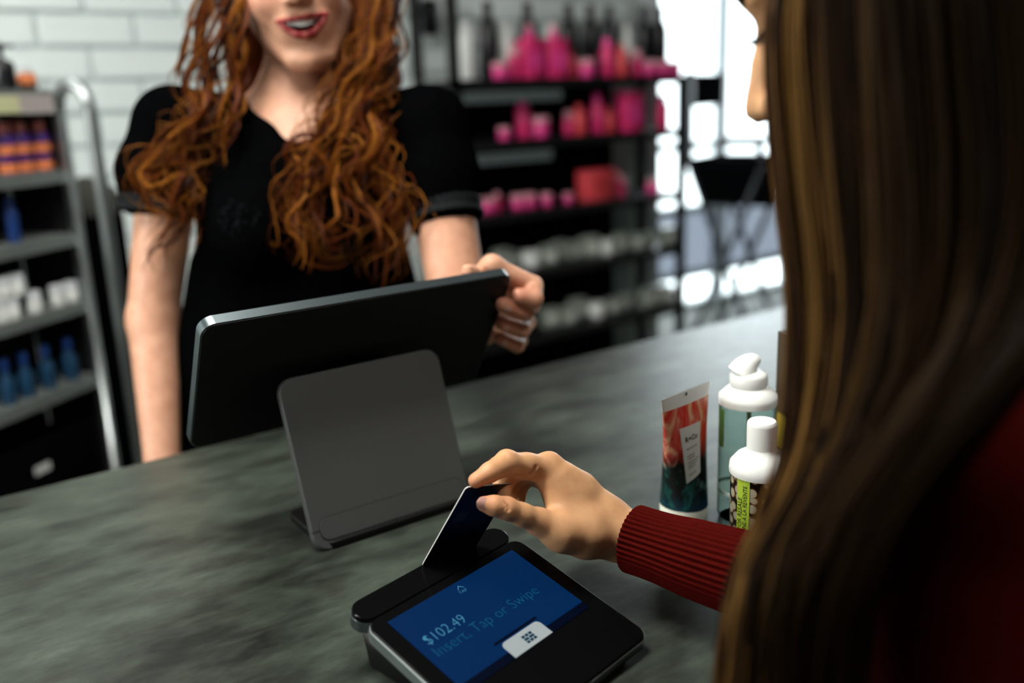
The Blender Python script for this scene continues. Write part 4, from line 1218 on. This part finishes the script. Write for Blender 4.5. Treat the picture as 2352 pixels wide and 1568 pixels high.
for e_, a_, b_ in ((lse, LS, LE), (rse, RS, RE)):
    n2 = unit(b_ - a_)      # open hem: cut below the sleeve end
    sl_, X_, Y_, Z_ = S.sub(e_ + n2 * .02 - .085, e_ + n2 * .02 + .085)
    d = ((X_ - e_[0]) * n2[0] + (Y_ - e_[1]) * n2[1] + (Z_ - e_[2]) * n2[2])
    q2 = (X_ - e_[0]) ** 2 + (Y_ - e_[1]) ** 2 + (Z_ - e_[2]) ** 2
    near = q2 < .085 ** 2
    dist_t = np.abs((X_ - tor[0]) * rdir[0] + (Y_ - tor[1]) * rdir[1])
    S.D[sl_] = np.where(near & (dist_t > .155), np.maximum(S.D[sl_], d - .012), S.D[sl_])
v, f = S.mesh('dress')
M_dress = mat('black_dress', (.0012, .0013, .0015), .9, noise=.5, nscale=120, bump=.5, spec=0.0)
person_part('dress', raw_mesh('dress', v, f), M_dress, seller, sinv)
# flounce ridges round each sleeve
M_lace = mat('black_lace', (.008, .009, .010), .6, noise=.6, nscale=250, bump=.6, spec=.05)
def flounce(a, b, t0, t1, r0, r1, outw):
    n2 = unit(b - a); e1_ = unit(np.cross(n2, gdir)); e2_ = np.cross(n2, e1_)
    nu, nv = 120, 26; vs = []; fs = []
    for j in range(nv + 1):
        t = t0 + (t1 - t0) * j / nv; c = a + (b - a) * t + outw * .012
        for i in range(nu):
            an = 2 * math.pi * i / nu
            rr = (r0 + (r1 - r0) * (j / nv)) + .0009 * math.cos(34 * an) * (j / nv) + .0012 * math.sin(j / nv * 40)
            vs.append(c + (e1_ * math.cos(an) + e2_ * math.sin(an)) * rr)
    for j in range(nv):
        for i in range(nu): fs.append((j * nu + i, j * nu + (i + 1) % nu, (j + 1) * nu + (i + 1) % nu, (j + 1) * nu + i))
    o = MB().add(vs, fs, None, True).build('sleeve_flounce', M_lace, seller); o.data.transform(sinv)
flounce(LS, LE, .12, .455, .051, .056, -rdir); flounce(RS, RE, .12, .51, .048, .052, rdir * .2)
# beaded motif on the chest
bd = MB(); R_ = random.Random(3)
for k in range(60):
    a = R_.uniform(0, 6.28); q = .028 * math.sqrt(R_.random())
    p = W(540 + q * math.cos(a) / .0006, 440 + q * math.sin(a) / .0006, 1.27)
    bd.lathe([(.0001, -.0012), (.0011, -.0006), (.0012, .0004), (.0001, .0012)], 6, Matrix.Translation(Vector(TP(-.072 - .012 + q * math.cos(a), .128 - 4 * q * q, 1.235 + q * math.sin(a)))))
o = bd.build('bead_motif', mat('dark_beads', (.006, .008, .010), .3, spec=.2), seller); o.data.transform(sinv); o['kind'] = 'stuff'

# curly red hair
REDS = [(.11, .022, .0020), (.17, .045, .004), (.05, .009, .001), (.34, .125, .014), (.022, .004, .001), (.13, .030, .003), (.07, .012, .0015)]
dL, dR = 1.285, 1.235
GL = [G([(540, -150, 1.33), (480, -40, 1.31), (440, 80, 1.32), (412, 150, 1.33), (405, 185, 1.34)]),
      G([(545, -150, 1.31), (500, -20, 1.29), (470, 90, 1.29), (450, 190, 1.30), (455, 260, 1.30), (400, 330, 1.30), (335, 385, 1.30), (365, 450, 1.31), (400, 500, 1.30), (345, 590, 1.31)]),
      G([(555, -150, 1.30), (535, -30, 1.27), (510, 80, 1.27), (485, 180, 1.28), (470, 260, 1.28), (440, 340, 1.29), (415, 430, 1.29), (420, 500, 1.30), (360, 570, 1.31), (345, 640, 1.32)]),
      G([(560, -150, 1.29), (555, -10, 1.265), (545, 110, 1.265), (530, 200, 1.27), (525, 290, 1.27), (500, 350, 1.28)]),
      G([(520, -140, 1.32), (470, 20, 1.31), (455, 130, 1.32), (430, 190, 1.33)]),
      G([(575, -150, 1.30), (572, 0, 1.275), (570, 120, 1.285), (575, 220, 1.29), (545, 310, 1.28), (520, 400, 1.28)]),
      G([(480, 150, 1.29), (465, 260, 1.28), (430, 300, 1.28), (370, 350, 1.28), (322, 392, 1.285), (345, 420, 1.285), (400, 390, 1.28), (450, 400, 1.28)])]
GR = [G([(868, -150, 1.30), (865, 0, 1.275), (840, 110, 1.265), (785, 210, 1.25), (745, 290, 1.245), (715, 350, 1.24), (690, 420, 1.24), (668, 500, 1.24), (690, 560, 1.24), (665, 620, 1.24)]),
      G([(870, -150, 1.31), (885, 0, 1.285), (880, 100, 1.28), (868, 180, 1.27), (830, 240, 1.255), (858, 310, 1.245), (845, 360, 1.245), (805, 390, 1.245), (820, 450, 1.245), (860, 510, 1.245), (885, 590, 1.245)]),
      G([(880, -150, 1.32), (900, -10, 1.30), (890, 110, 1.29), (880, 200, 1.28), (870, 290, 1.265), (880, 380, 1.255), (895, 450, 1.25), (890, 530, 1.25), (870, 600, 1.25), (848, 665, 1.25)]),
      G([(855, -150, 1.30), (855, 20, 1.28), (820, 150, 1.27), (755, 250, 1.25), (735, 330, 1.24), (710, 400, 1.235), (700, 460, 1.235), (720, 530, 1.235), (765, 570, 1.235), (800, 545, 1.235)]),
      G([(875, -150, 1.31), (880, 30, 1.285), (866, 150, 1.27), (835, 260, 1.255), (850, 340, 1.25), (885, 420, 1.25), (925, 480, 1.255), (915, 560, 1.255), (880, 620, 1.255)]),
      G([(862, 60, 1.275), (820, 200, 1.255), (760, 300, 1.24), (700, 340, 1.238), (675, 350, 1.238), (720, 390, 1.236), (690, 450, 1.236), (690, 530, 1.236), (730, 580, 1.238)]),
      G([(850, 60, 1.275), (830, 220, 1.255), (800, 330, 1.24), (770, 430, 1.238), (790, 500, 1.238), (750, 550, 1.238)]),
      G([(905, -150, 1.34), (912, 0, 1.33), (905, 100, 1.33), (900, 190, 1.32)])]
c1, r1, k1 = strands(GL, 4, 24, .018, .0036, .0070, .11, 44, REDS, .00050, 11)
c2, r2, k2 = strands(GR, 4, 20, .019, .0029, .0075, .12, 44, REDS, .00050, 12)
fly = strands(GL[1:3] + GR[:5], 16, 2, .030, .003, .012, .07, 44, REDS[3:4] + REDS[:2], .00032, 13)
me = hair_mesh('hair', np.concatenate([c1, c2, fly[0]]), np.concatenate([r1, r2, fly[1]]), np.concatenate([k1, k2, fly[2]]))
M_hair = hair_mat('hair_strands', .4, .12)
person_part('hair', me, M_hair, seller, sinv)
S = SDF(axis(H0[0] - .2, H0[0] + .2, .005), axis(H0[1] - .2, H0[1] + .25, .005), axis(1.22, H0[2] + .17, .005))
S.ell(HP(0, -.026, .058), (.087, .096, .092), HA, 0)
for sx in (-1, 1): S.chain([HP(sx * .062, -.03, .03), HP(sx * .080, -.035, -.08), HP(sx * .105, -.045, -.15)], [.032, .036, .028], .02)
S.cone(HP(0, -.07, .02), HP(0, -.085, -.16), .075, .075, .03)
S.ell(HP(0, .075, -.03), (.064, .085, .11), HA, .01, 'sub')
v, f = S.mesh('hair_base')
me = raw_mesh('hair_base', v, f); color_attr(me, np.tile([.10, .022, .006], (len(v), 1)))
person_part('hair_base', me, M_hair, seller, sinv)
# ------------------------------------------------------------------ customer at the counter
N_ = W(1722, 266, .605)
cf = unit([-.27, .87, -.40])
KA, _ = head_frame(None, cf, 0)
K0 = N_ - KA[1] * .117 + KA[2] * .024
cR = unit([.94, .34, 0]); cF = np.array([-cR[1], cR[0], 0])    # her right, her forward
KAX = np.array([cR, cF, [0, 0, 1.]])
cSL = W(2285, 1035, .475); cSR = cSL + cR * .345 + np.array([0, 0, .01])
nb = (cSL + cSR) / 2 + np.array([0, 0, .045]) + cF * .01
tc0 = (cSL + cSR) / 2; tc0[2] = 0
CP = lambda x, y, z: tc0 + x * cR + y * cF + np.array([0, 0, z])
wr = W(1440, 1232, .800); el = W(2050, 1425, .675)
hx0, hx1 = W(1087, 1150, .74), wr
xs = axis(.15, 1.05, .007, [(.33, .535, .00125)])
ys = axis(-.10, .75, .007, [(.505, .685, .00125)])
zs = axis(0, K0[2] + .16, .008, [(.965, 1.115, .00125)])
S = SDF(xs, ys, zs)
upc, loc_, KP = build_head(S, KA, K0, False)
S.cone(KP(0, -.025, -.05), nb, .05, .055, .02)
for a_ in (cSL, cSR): S.cone(nb - np.array([0, 0, .03]), a_, .05, .047, .03)
CT = [((0, 0, 1.07), (.150, .095, .15)), ((0, -.01, .90), (.125, .088, .13)), ((0, -.015, .76), (.150, .10, .13))]
for c, r in CT: S.ell(CP(*c), r, KAX, .05)
for sx in (-1, 1):
    S.chain([CP(sx * .075, -.015, .70), CP(sx * .08, -.01, .40), CP(sx * .085, -.03, .08)], [.08, .052, .036], .02)
    S.cone(CP(sx * .085, -.05, .035), CP(sx * .09, .09, .028), .034, .026, .02)
    S.ell(CP(sx * .07, .07, 1.07), (.052, .05, .055), KAX, .03)
# left arm hangs down, hand resting by the hip
lel = cSL + np.array([-.03, -.02, -.27]); lwr = lel + np.array([.02, .10, -.21])
S.chain([cSL, lel, lwr], [.045, .037, .025], .012)
d0 = unit(lwr - lel)
S.cone(lwr, lwr + d0 * .08, .023, .024, .01)
for k in range(4):
    b_ = lwr + d0 * .08 + cF * (-.022 + k * .015); S.chain([b_, b_ + d0 * .035, b_ + d0 * .062 + cR * .014], [.0095, .0085, .007], .004)
S.chain([lwr + d0 * .02 + cF * .02, lwr + d0 * .06 + cF * .042, lwr + d0 * .09 + cF * .046], [.011, .0095, .008], .006)
# right arm with the hand that holds the card
S.chain([cSR, el, wr], [.046, .038, .0205], .012)
hand = S
px2m = .78 / F
def HJ(px, py, d): return W(px, py, d)
i_mcp, i_pip, i_dip, i_tip = HJ(1258, 1079, .795), HJ(1166, 1064, .768), HJ(1126, 1084, .752), HJ(1093, 1103, .744)
t_cmc, t_mcp, t_ip, t_tip = HJ(1345, 1226, .785), HJ(1238, 1198, .764), HJ(1163, 1167, .746), HJ(1112, 1157, .7385)
# wrist to knuckles
S.cone(wr, HJ(1385, 1198, .802), .0205, .0225, .01)
S.chain([HJ(1385, 1190, .806), HJ(1325, 1130, .803), i_mcp], [.0200, .0175, .0125], .008)
m_mcp, r_mcp, p_mcp = HJ(1272, 1086, .816), HJ(1284, 1100, .836), HJ(1296, 1120, .852)
for m_, r_ in ((m_mcp, .0120), (r_mcp, .0112), (p_mcp, .0102)):
    S.cone(HJ(1395, 1200, .815), m_, .018, r_, .010)
# thumb ball and web
S.chain([HJ(1400, 1228, .797), t_cmc, HJ(1290, 1222, .772), t_mcp], [.0205, .0190, .0150, .0112], .010)
S.cone(HJ(1262, 1110, .790), HJ(1290, 1180, .784), .0095, .0120, .010)
S.cone(HJ(1290, 1100, .795), HJ(1340, 1190, .790), .0120, .0150, .012)
S.chain([t_mcp, HJ(1200, 1182, .754), t_ip, HJ(1135, 1161, .741), t_tip], [.0112, .0092, .0090, .0078, .0062], .004)
# index finger along the card's top edge
S.chain([i_mcp, HJ(1210, 1070, .782), i_pip, HJ(1146, 1073, .760), i_dip, i_tip], [.0128, .0108, .0098, .0086, .0078, .0062], .004)
S.ell(HJ(1262, 1062, .796), (.0085, .0085, .0085), None, .008)
S.ell(HJ(1162, 1054, .768), (.0068, .0068, .0068), None, .006)
# middle, ring and little finger curl behind the card
for mc, off, dd, k in ((m_mcp, 6, .020, 1.0), (r_mcp, 22, .038, .95), (p_mcp, 42, .052, .82)):
    pip = HJ(1180 + off * .8, 1072 + off * .5, .770 + dd); dip = HJ(1150 + off, 1102 + off * .4, .762 + dd); tp = HJ(1150 + off, 1128 + off * .4, .756 + dd)
    S.chain([mc, pip, dip, tp], [.0110 * k, .0095 * k, .0085 * k, .0070 * k], .004)
# skin folds at the web, knuckle creases
for a_, b_ in (((1207, 1103, .771), (1230, 1072, .774)), ((1222, 1114, .773), (1243, 1086, .776)), ((1233, 1128, .774), (1256, 1102, .776))):
    S.cone(HJ(*a_), HJ(*b_), .0016, .0007, .0025, 'sub')
for q in (0, 6, 12):
    S.cone(HJ(1152 + q, 1150, .7375), HJ(1157 + q, 1172, .7375), .0006, .0008, .0012, 'sub')
for q in (0, 7, 14):
    S.cone(HJ(1146 + q, 1050 - q * .3, .7605), HJ(1152 + q, 1066, .7575), .0006, .0006, .0012, 'sub')
v, f = S.mesh('customer_body')
cols = np.tile(np.array([.66, .375, .19]), (len(v), 1))
for p_, q_, w2_ in ((i_tip, .035, .5), (t_tip, .028, .5), (i_pip, .016, .35), (i_mcp, .02, .3), (t_ip, .016, .35), (t_mcp, .018, .3)):
    d = np.linalg.norm(v - p_, axis=1); w2 = np.clip(1 - d / q_, 0, 1)[:, None] * w2_
    cols = cols * (1 - w2) + np.array([.52, .19, .10]) * w2
lipd = np.full(len(v), 9.)
for ch in (upc, loc_):
    for i in range(len(ch) - 1): lipd = np.minimum(lipd, seg_dist(v, ch[i], ch[i + 1])[0])
w_ = np.clip(1 - (lipd - .005) / .002, 0, 1)[:, None]; cols = cols * (1 - w_) + np.array([.42, .10, .08]) * w_
me = raw_mesh('body', v, f); color_attr(me, cols)
cust = thing('person', 'person with long straight brown hair and red sweater paying by card', 'person', tuple(CP(0, 0, 0)))
cinv = Matrix.Translation(-Vector(CP(0, 0, 0)))
person_part('body', me, M_skin, cust, cinv)
# lashes and brow of the eye towards us
for sx in (-1, 1):
    ls = MB()
    for k in range(9):
        u_ = k / 8 * 2 - 1; b0 = np.array([sx * .031 + u_ * .012, .0785 - u_ * u_ * .006, .012]); 
        ls.tube([KP(*b0), KP(*(b0 + [u_ * .003, .006, -.003])), KP(*(b0 + [u_ * .005, .011, -.002]))], [.0007, .0005, .0002], 4)
    o = ls.build('eyelashes', mat('lash', (.01, .007, .006), .6), cust); o.data.transform(cinv); o['kind'] = 'stuff'
for sx in (-1, 1):
    bw = MB(); bw.tube([KP(sx * .014, .088, .036), KP(sx * .030, .085, .041), KP(sx * .046, .073, .037)], [.003, .0034, .0015], 8)
    o = bw.build('eyebrow', mat('brow', (.05, .025, .01), .7), cust); o.data.transform(cinv)
td = t_tip - t_ip; to = unit(CAM - t_tip)
o = nail('thumbnail', t_tip + to * .0064 + unit(td) * .0002, td, to, .0098, .0125, cust); o.data.transform(cinv)

# red sweater
M_sweater = mat('red_knit', (.060, .0026, .0014), .9, noise=.25, nscale=260, bump=.5, spec=.05)
S = SDF(axis(.1, 1.1, .0065), axis(-.1, .45, .0065), axis(.6, 1.34, .0065))
for c, r in CT: S.ell(CP(*c), np.array(r) + .012, KAX, .05)
for sx in (-1, 1): S.ell(CP(sx * .07, .07, 1.07), (.060, .058, .064), KAX, .03)
for a_ in (cSL, cSR): S.cone(nb - np.array([0, 0, .035]), a_, .055, .056, .03)
S.chain([cSL, lel, lwr], [.056, .050, .036], .02)
S.cone(cSR, cSR + (el - cSR) * .25, .056, .052, .02)
S.cone(nb + np.array([0, 0, .085]), nb + np.array([0, 0, .050]), .060, .056, .008, 'sub')
v, f = S.mesh('sweater')
person_part('sweater', raw_mesh('sweater', v, f), M_sweater, cust, cinv)
# ribbed right sleeve: one knitted tube from the shoulder to the cuff
path = catmull([cSR, cSR + (el - cSR) * .5, el + np.array([.012, -.012, .002]), (el + wr) / 2 + (el - wr) * .0, wr + (el - wr) * .03], 150)
T = np.gradient(path, axis=0); T /= np.linalg.norm(T, axis=1, keepdims=True)
NU = 40 * 8; vs = []; fs = []
L = np.concatenate([[0], np.cumsum(np.linalg.norm(np.diff(path, axis=0), axis=1))]); L = L / L[-1]
up_ = np.array([0, 0, 1.])
rings = []
for i in range(len(path)):
    t = T[i]; a_ = unit(up_ - t * (up_ @ t)); b_ = np.cross(t, a_); up_ = a_
    s_ = L[i]
    r0 = .054 + (.043 - .054) * min(1, s_ / .45) if s_ < .45 else .043 + (.0285 - .043) * ((s_ - .45) / .55) ** 1.0
    if s_ > .90: r0 -= .0012 * math.sin((s_ - .90) / .10 * math.pi)
    rings.append((path[i], a_, b_, r0))
end = rings[-1]; tN = T[-1]
extra = [(end[0] + tN * .0012, end[1], end[2], end[3] - .0006), (end[0] + tN * .0008, end[1], end[2], end[3] - .0032), (end[0] - tN * .012, end[1], end[2], end[3] - .0045)]
th = np.linspace(0, 2 * math.pi, NU, endpoint=False)
rib = np.cos(40 * th); rib = np.sign(rib) * np.abs(rib) ** .6
V = []
for k, (p, a_, b_, r0) in enumerate(rings + extra):
    amp = .00115 if k < len(rings) else .0006
    rr = r0 + amp * rib
    V.append(p + np.cos(th)[:, None] * a_ * rr[:, None] + np.sin(th)[:, None] * b_ * rr[:, None])
V = np.concatenate(V); nr = len(rings) + len(extra)
ii = np.arange(nr - 1)[:, None] * NU; jj = np.arange(NU)[None]; j2 = (jj + 1) % NU
Fq = np.stack([ii + jj, ii + NU + jj, ii + NU + j2, ii + j2], -1).reshape(-1, 4)
person_part('ribbed_sleeve', raw_mesh('ribbed_sleeve', V, Fq), M_sweater, cust, cinv)

# long straight hair
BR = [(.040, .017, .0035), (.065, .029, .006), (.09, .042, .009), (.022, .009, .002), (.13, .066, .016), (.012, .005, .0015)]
LB = [(1830, -330, .530), (1790, -60, .520), (1772, 120, .515), (1788, 400, .510), (1822, 650, .505), (1830, 850, .500), (1812, 1050, .495), (1775, 1180, .49), (1712, 1310, .485), (1682, 1450, .48), (1668, 1640, .48), (1660, 1800, .48)]
RBd = [(2300, -420, .42), (2440, -120, .41), (2500, 120, .41), (2520, 350, .41), (2480, 560, .41), (2400, 740, .405), (2270, 900, .405), (2130, 1060, .41), (2030, 1200, .415), (1975, 1350, .42), (1950, 1560, .43), (1940, 1800, .43)]
LBg, RBg = np.array(LB, float), np.array(RBd, float)
R = np.random.default_rng(21); out = []; cc = []; rr = []
def hair_pt(s, depth_off, jit):
    q = LBg * (1 - s) + RBg * s
    bul = math.sin(math.pi * s)
    q = q.copy()
    fade = np.linspace(1, .35, len(q))
    q[:, 2] = q[:, 2] - .035 * bul * fade + depth_off
    q[:, 0] += jit * np.linspace(.3, 1, len(q))
    return np.array([W(*p) for p in q])
for c in range(120):
    s = (c + R.uniform(0, 1)) / 120; off = R.uniform(-.004, .018); jit = R.normal(0, 10)
    g_ = catmull(hair_pt(s, off, jit), 34)
    lit_paint = max(0.0, 1 - s / .34) ** .7      # painted light: front strands brightened, the shaded side darkened in colour
    base_c = np.array(BR[R.integers(len(BR))]) * (.16 + 1.25 * lit_paint)
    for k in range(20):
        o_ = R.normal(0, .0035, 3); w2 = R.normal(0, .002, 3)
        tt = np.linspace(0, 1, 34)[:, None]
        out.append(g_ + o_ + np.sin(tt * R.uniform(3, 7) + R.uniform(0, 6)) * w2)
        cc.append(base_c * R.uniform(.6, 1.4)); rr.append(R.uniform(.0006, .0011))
# strands down her back
for c in range(70):
    s = c / 69 * 2 - 1
    P0 = [KP(.045 * s, -.03, .152), KP(.078 * s, -.105, .085), KP(.084 * s, -.150, -.02), CP(.088 * s, -.135 + .03 * s * s, 1.27), CP(.090 * s, -.142 + .03 * s * s, 1.12), CP(.088 * s, -.125 + .02 * s * s, .95)]
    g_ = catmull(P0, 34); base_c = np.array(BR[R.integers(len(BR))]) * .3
    for k in range(12):
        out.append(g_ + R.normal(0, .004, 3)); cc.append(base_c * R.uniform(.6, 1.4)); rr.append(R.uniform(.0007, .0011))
# strands on the far side of the head, down her right shoulder
for c in range(36):
    s = c / 35; side = .075
    P0 = [KP(.02 + .03 * s, -.06 + .09 * s, .135), KP(.07, -.07 + .12 * s, .08), KP(.088, -.075 + .12 * s, 0), KP(.09, -.10 + .11 * s, -.10), CP(.10 + .03 * s, .03 + .06 * s, 1.17), CP(.10 + .03 * s, .10 + .03 * s, 1.02)]
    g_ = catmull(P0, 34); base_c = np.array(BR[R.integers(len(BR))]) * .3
    for k in range(12):
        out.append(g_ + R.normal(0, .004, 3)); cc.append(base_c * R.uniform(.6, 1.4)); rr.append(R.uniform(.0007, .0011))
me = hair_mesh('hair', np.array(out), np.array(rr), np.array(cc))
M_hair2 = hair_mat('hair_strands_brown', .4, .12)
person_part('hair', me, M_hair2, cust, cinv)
# hair mass under the loose strands: a closed padded sheet that follows the fall, plus the crown
nu, nv = 24, 34; vsA = []; vsB = []
for i in range(nu + 1):
    s = .03 + .94 * i / nu
    vsA.append(catmull(hair_pt(s, .016, 0), nv)); vsB.append(catmull(hair_pt(s, .034, 0), nv))
vsA = np.array(vsA); vsB = np.array(vsB); nA = (nu + 1) * nv
Vh = np.concatenate([vsA.reshape(-1, 3), vsB.reshape(-1, 3)]); fs = []
for i in range(nu):
    for j in range(nv - 1):
        a_, b_, c_, d_ = i * nv + j, (i + 1) * nv + j, (i + 1) * nv + j + 1, i * nv + j + 1
        fs += [(a_, b_, c_, d_), (nA + a_, nA + d_, nA + c_, nA + b_)]
for j in range(nv - 1):
    fs += [(j, j + 1, nA + j + 1, nA + j), (nu * nv + j, nA + nu * nv + j, nA + nu * nv + j + 1, nu * nv + j + 1)]
for i in range(nu):
    fs += [(i * nv, nA + i * nv, nA + (i + 1) * nv, (i + 1) * nv), (i * nv + nv - 1, (i + 1) * nv + nv - 1, nA + (i + 1) * nv + nv - 1, nA + i * nv + nv - 1)]
me = raw_mesh('hair_mass', Vh, fs); color_attr(me, np.tile([.010, .0045, .0015], (len(Vh), 1)))
person_part('hair_mass', me, M_hair2, cust, cinv)
S = SDF(axis(K0[0] - .2, K0[0] + .28, .006), axis(K0[1] - .35, K0[1] + .2, .006), axis(.90, K0[2] + .18, .006))
S.ell(KP(0, -.028, .055), (.088, .098, .094), KA, 0)
S.cone(KP(0, -.075, .02), KP(0, -.11, -.13), .078, .06, .03)
S.chain([KP(.055, -.03, .03), KP(.072, -.03, -.09)], [.034, .03], .02)
for sx in (-.035, .035): S.chain([KP(sx, -.075, -.02), CP(sx, -.075, 1.27), CP(sx, -.098, 1.12), CP(sx, -.10, .97)], [.066, .056, .040, .018], .03)
S.ell(KP(0, .085, -.025), (.062, .09, .105), KA, .01, 'sub')
v, f = S.mesh('hair_crown')
me = raw_mesh('hair_crown', v, f); color_attr(me, np.tile([.010, .0045, .0015], (len(v), 1)))
person_part('hair_crown', me, M_hair2, cust, cinv)
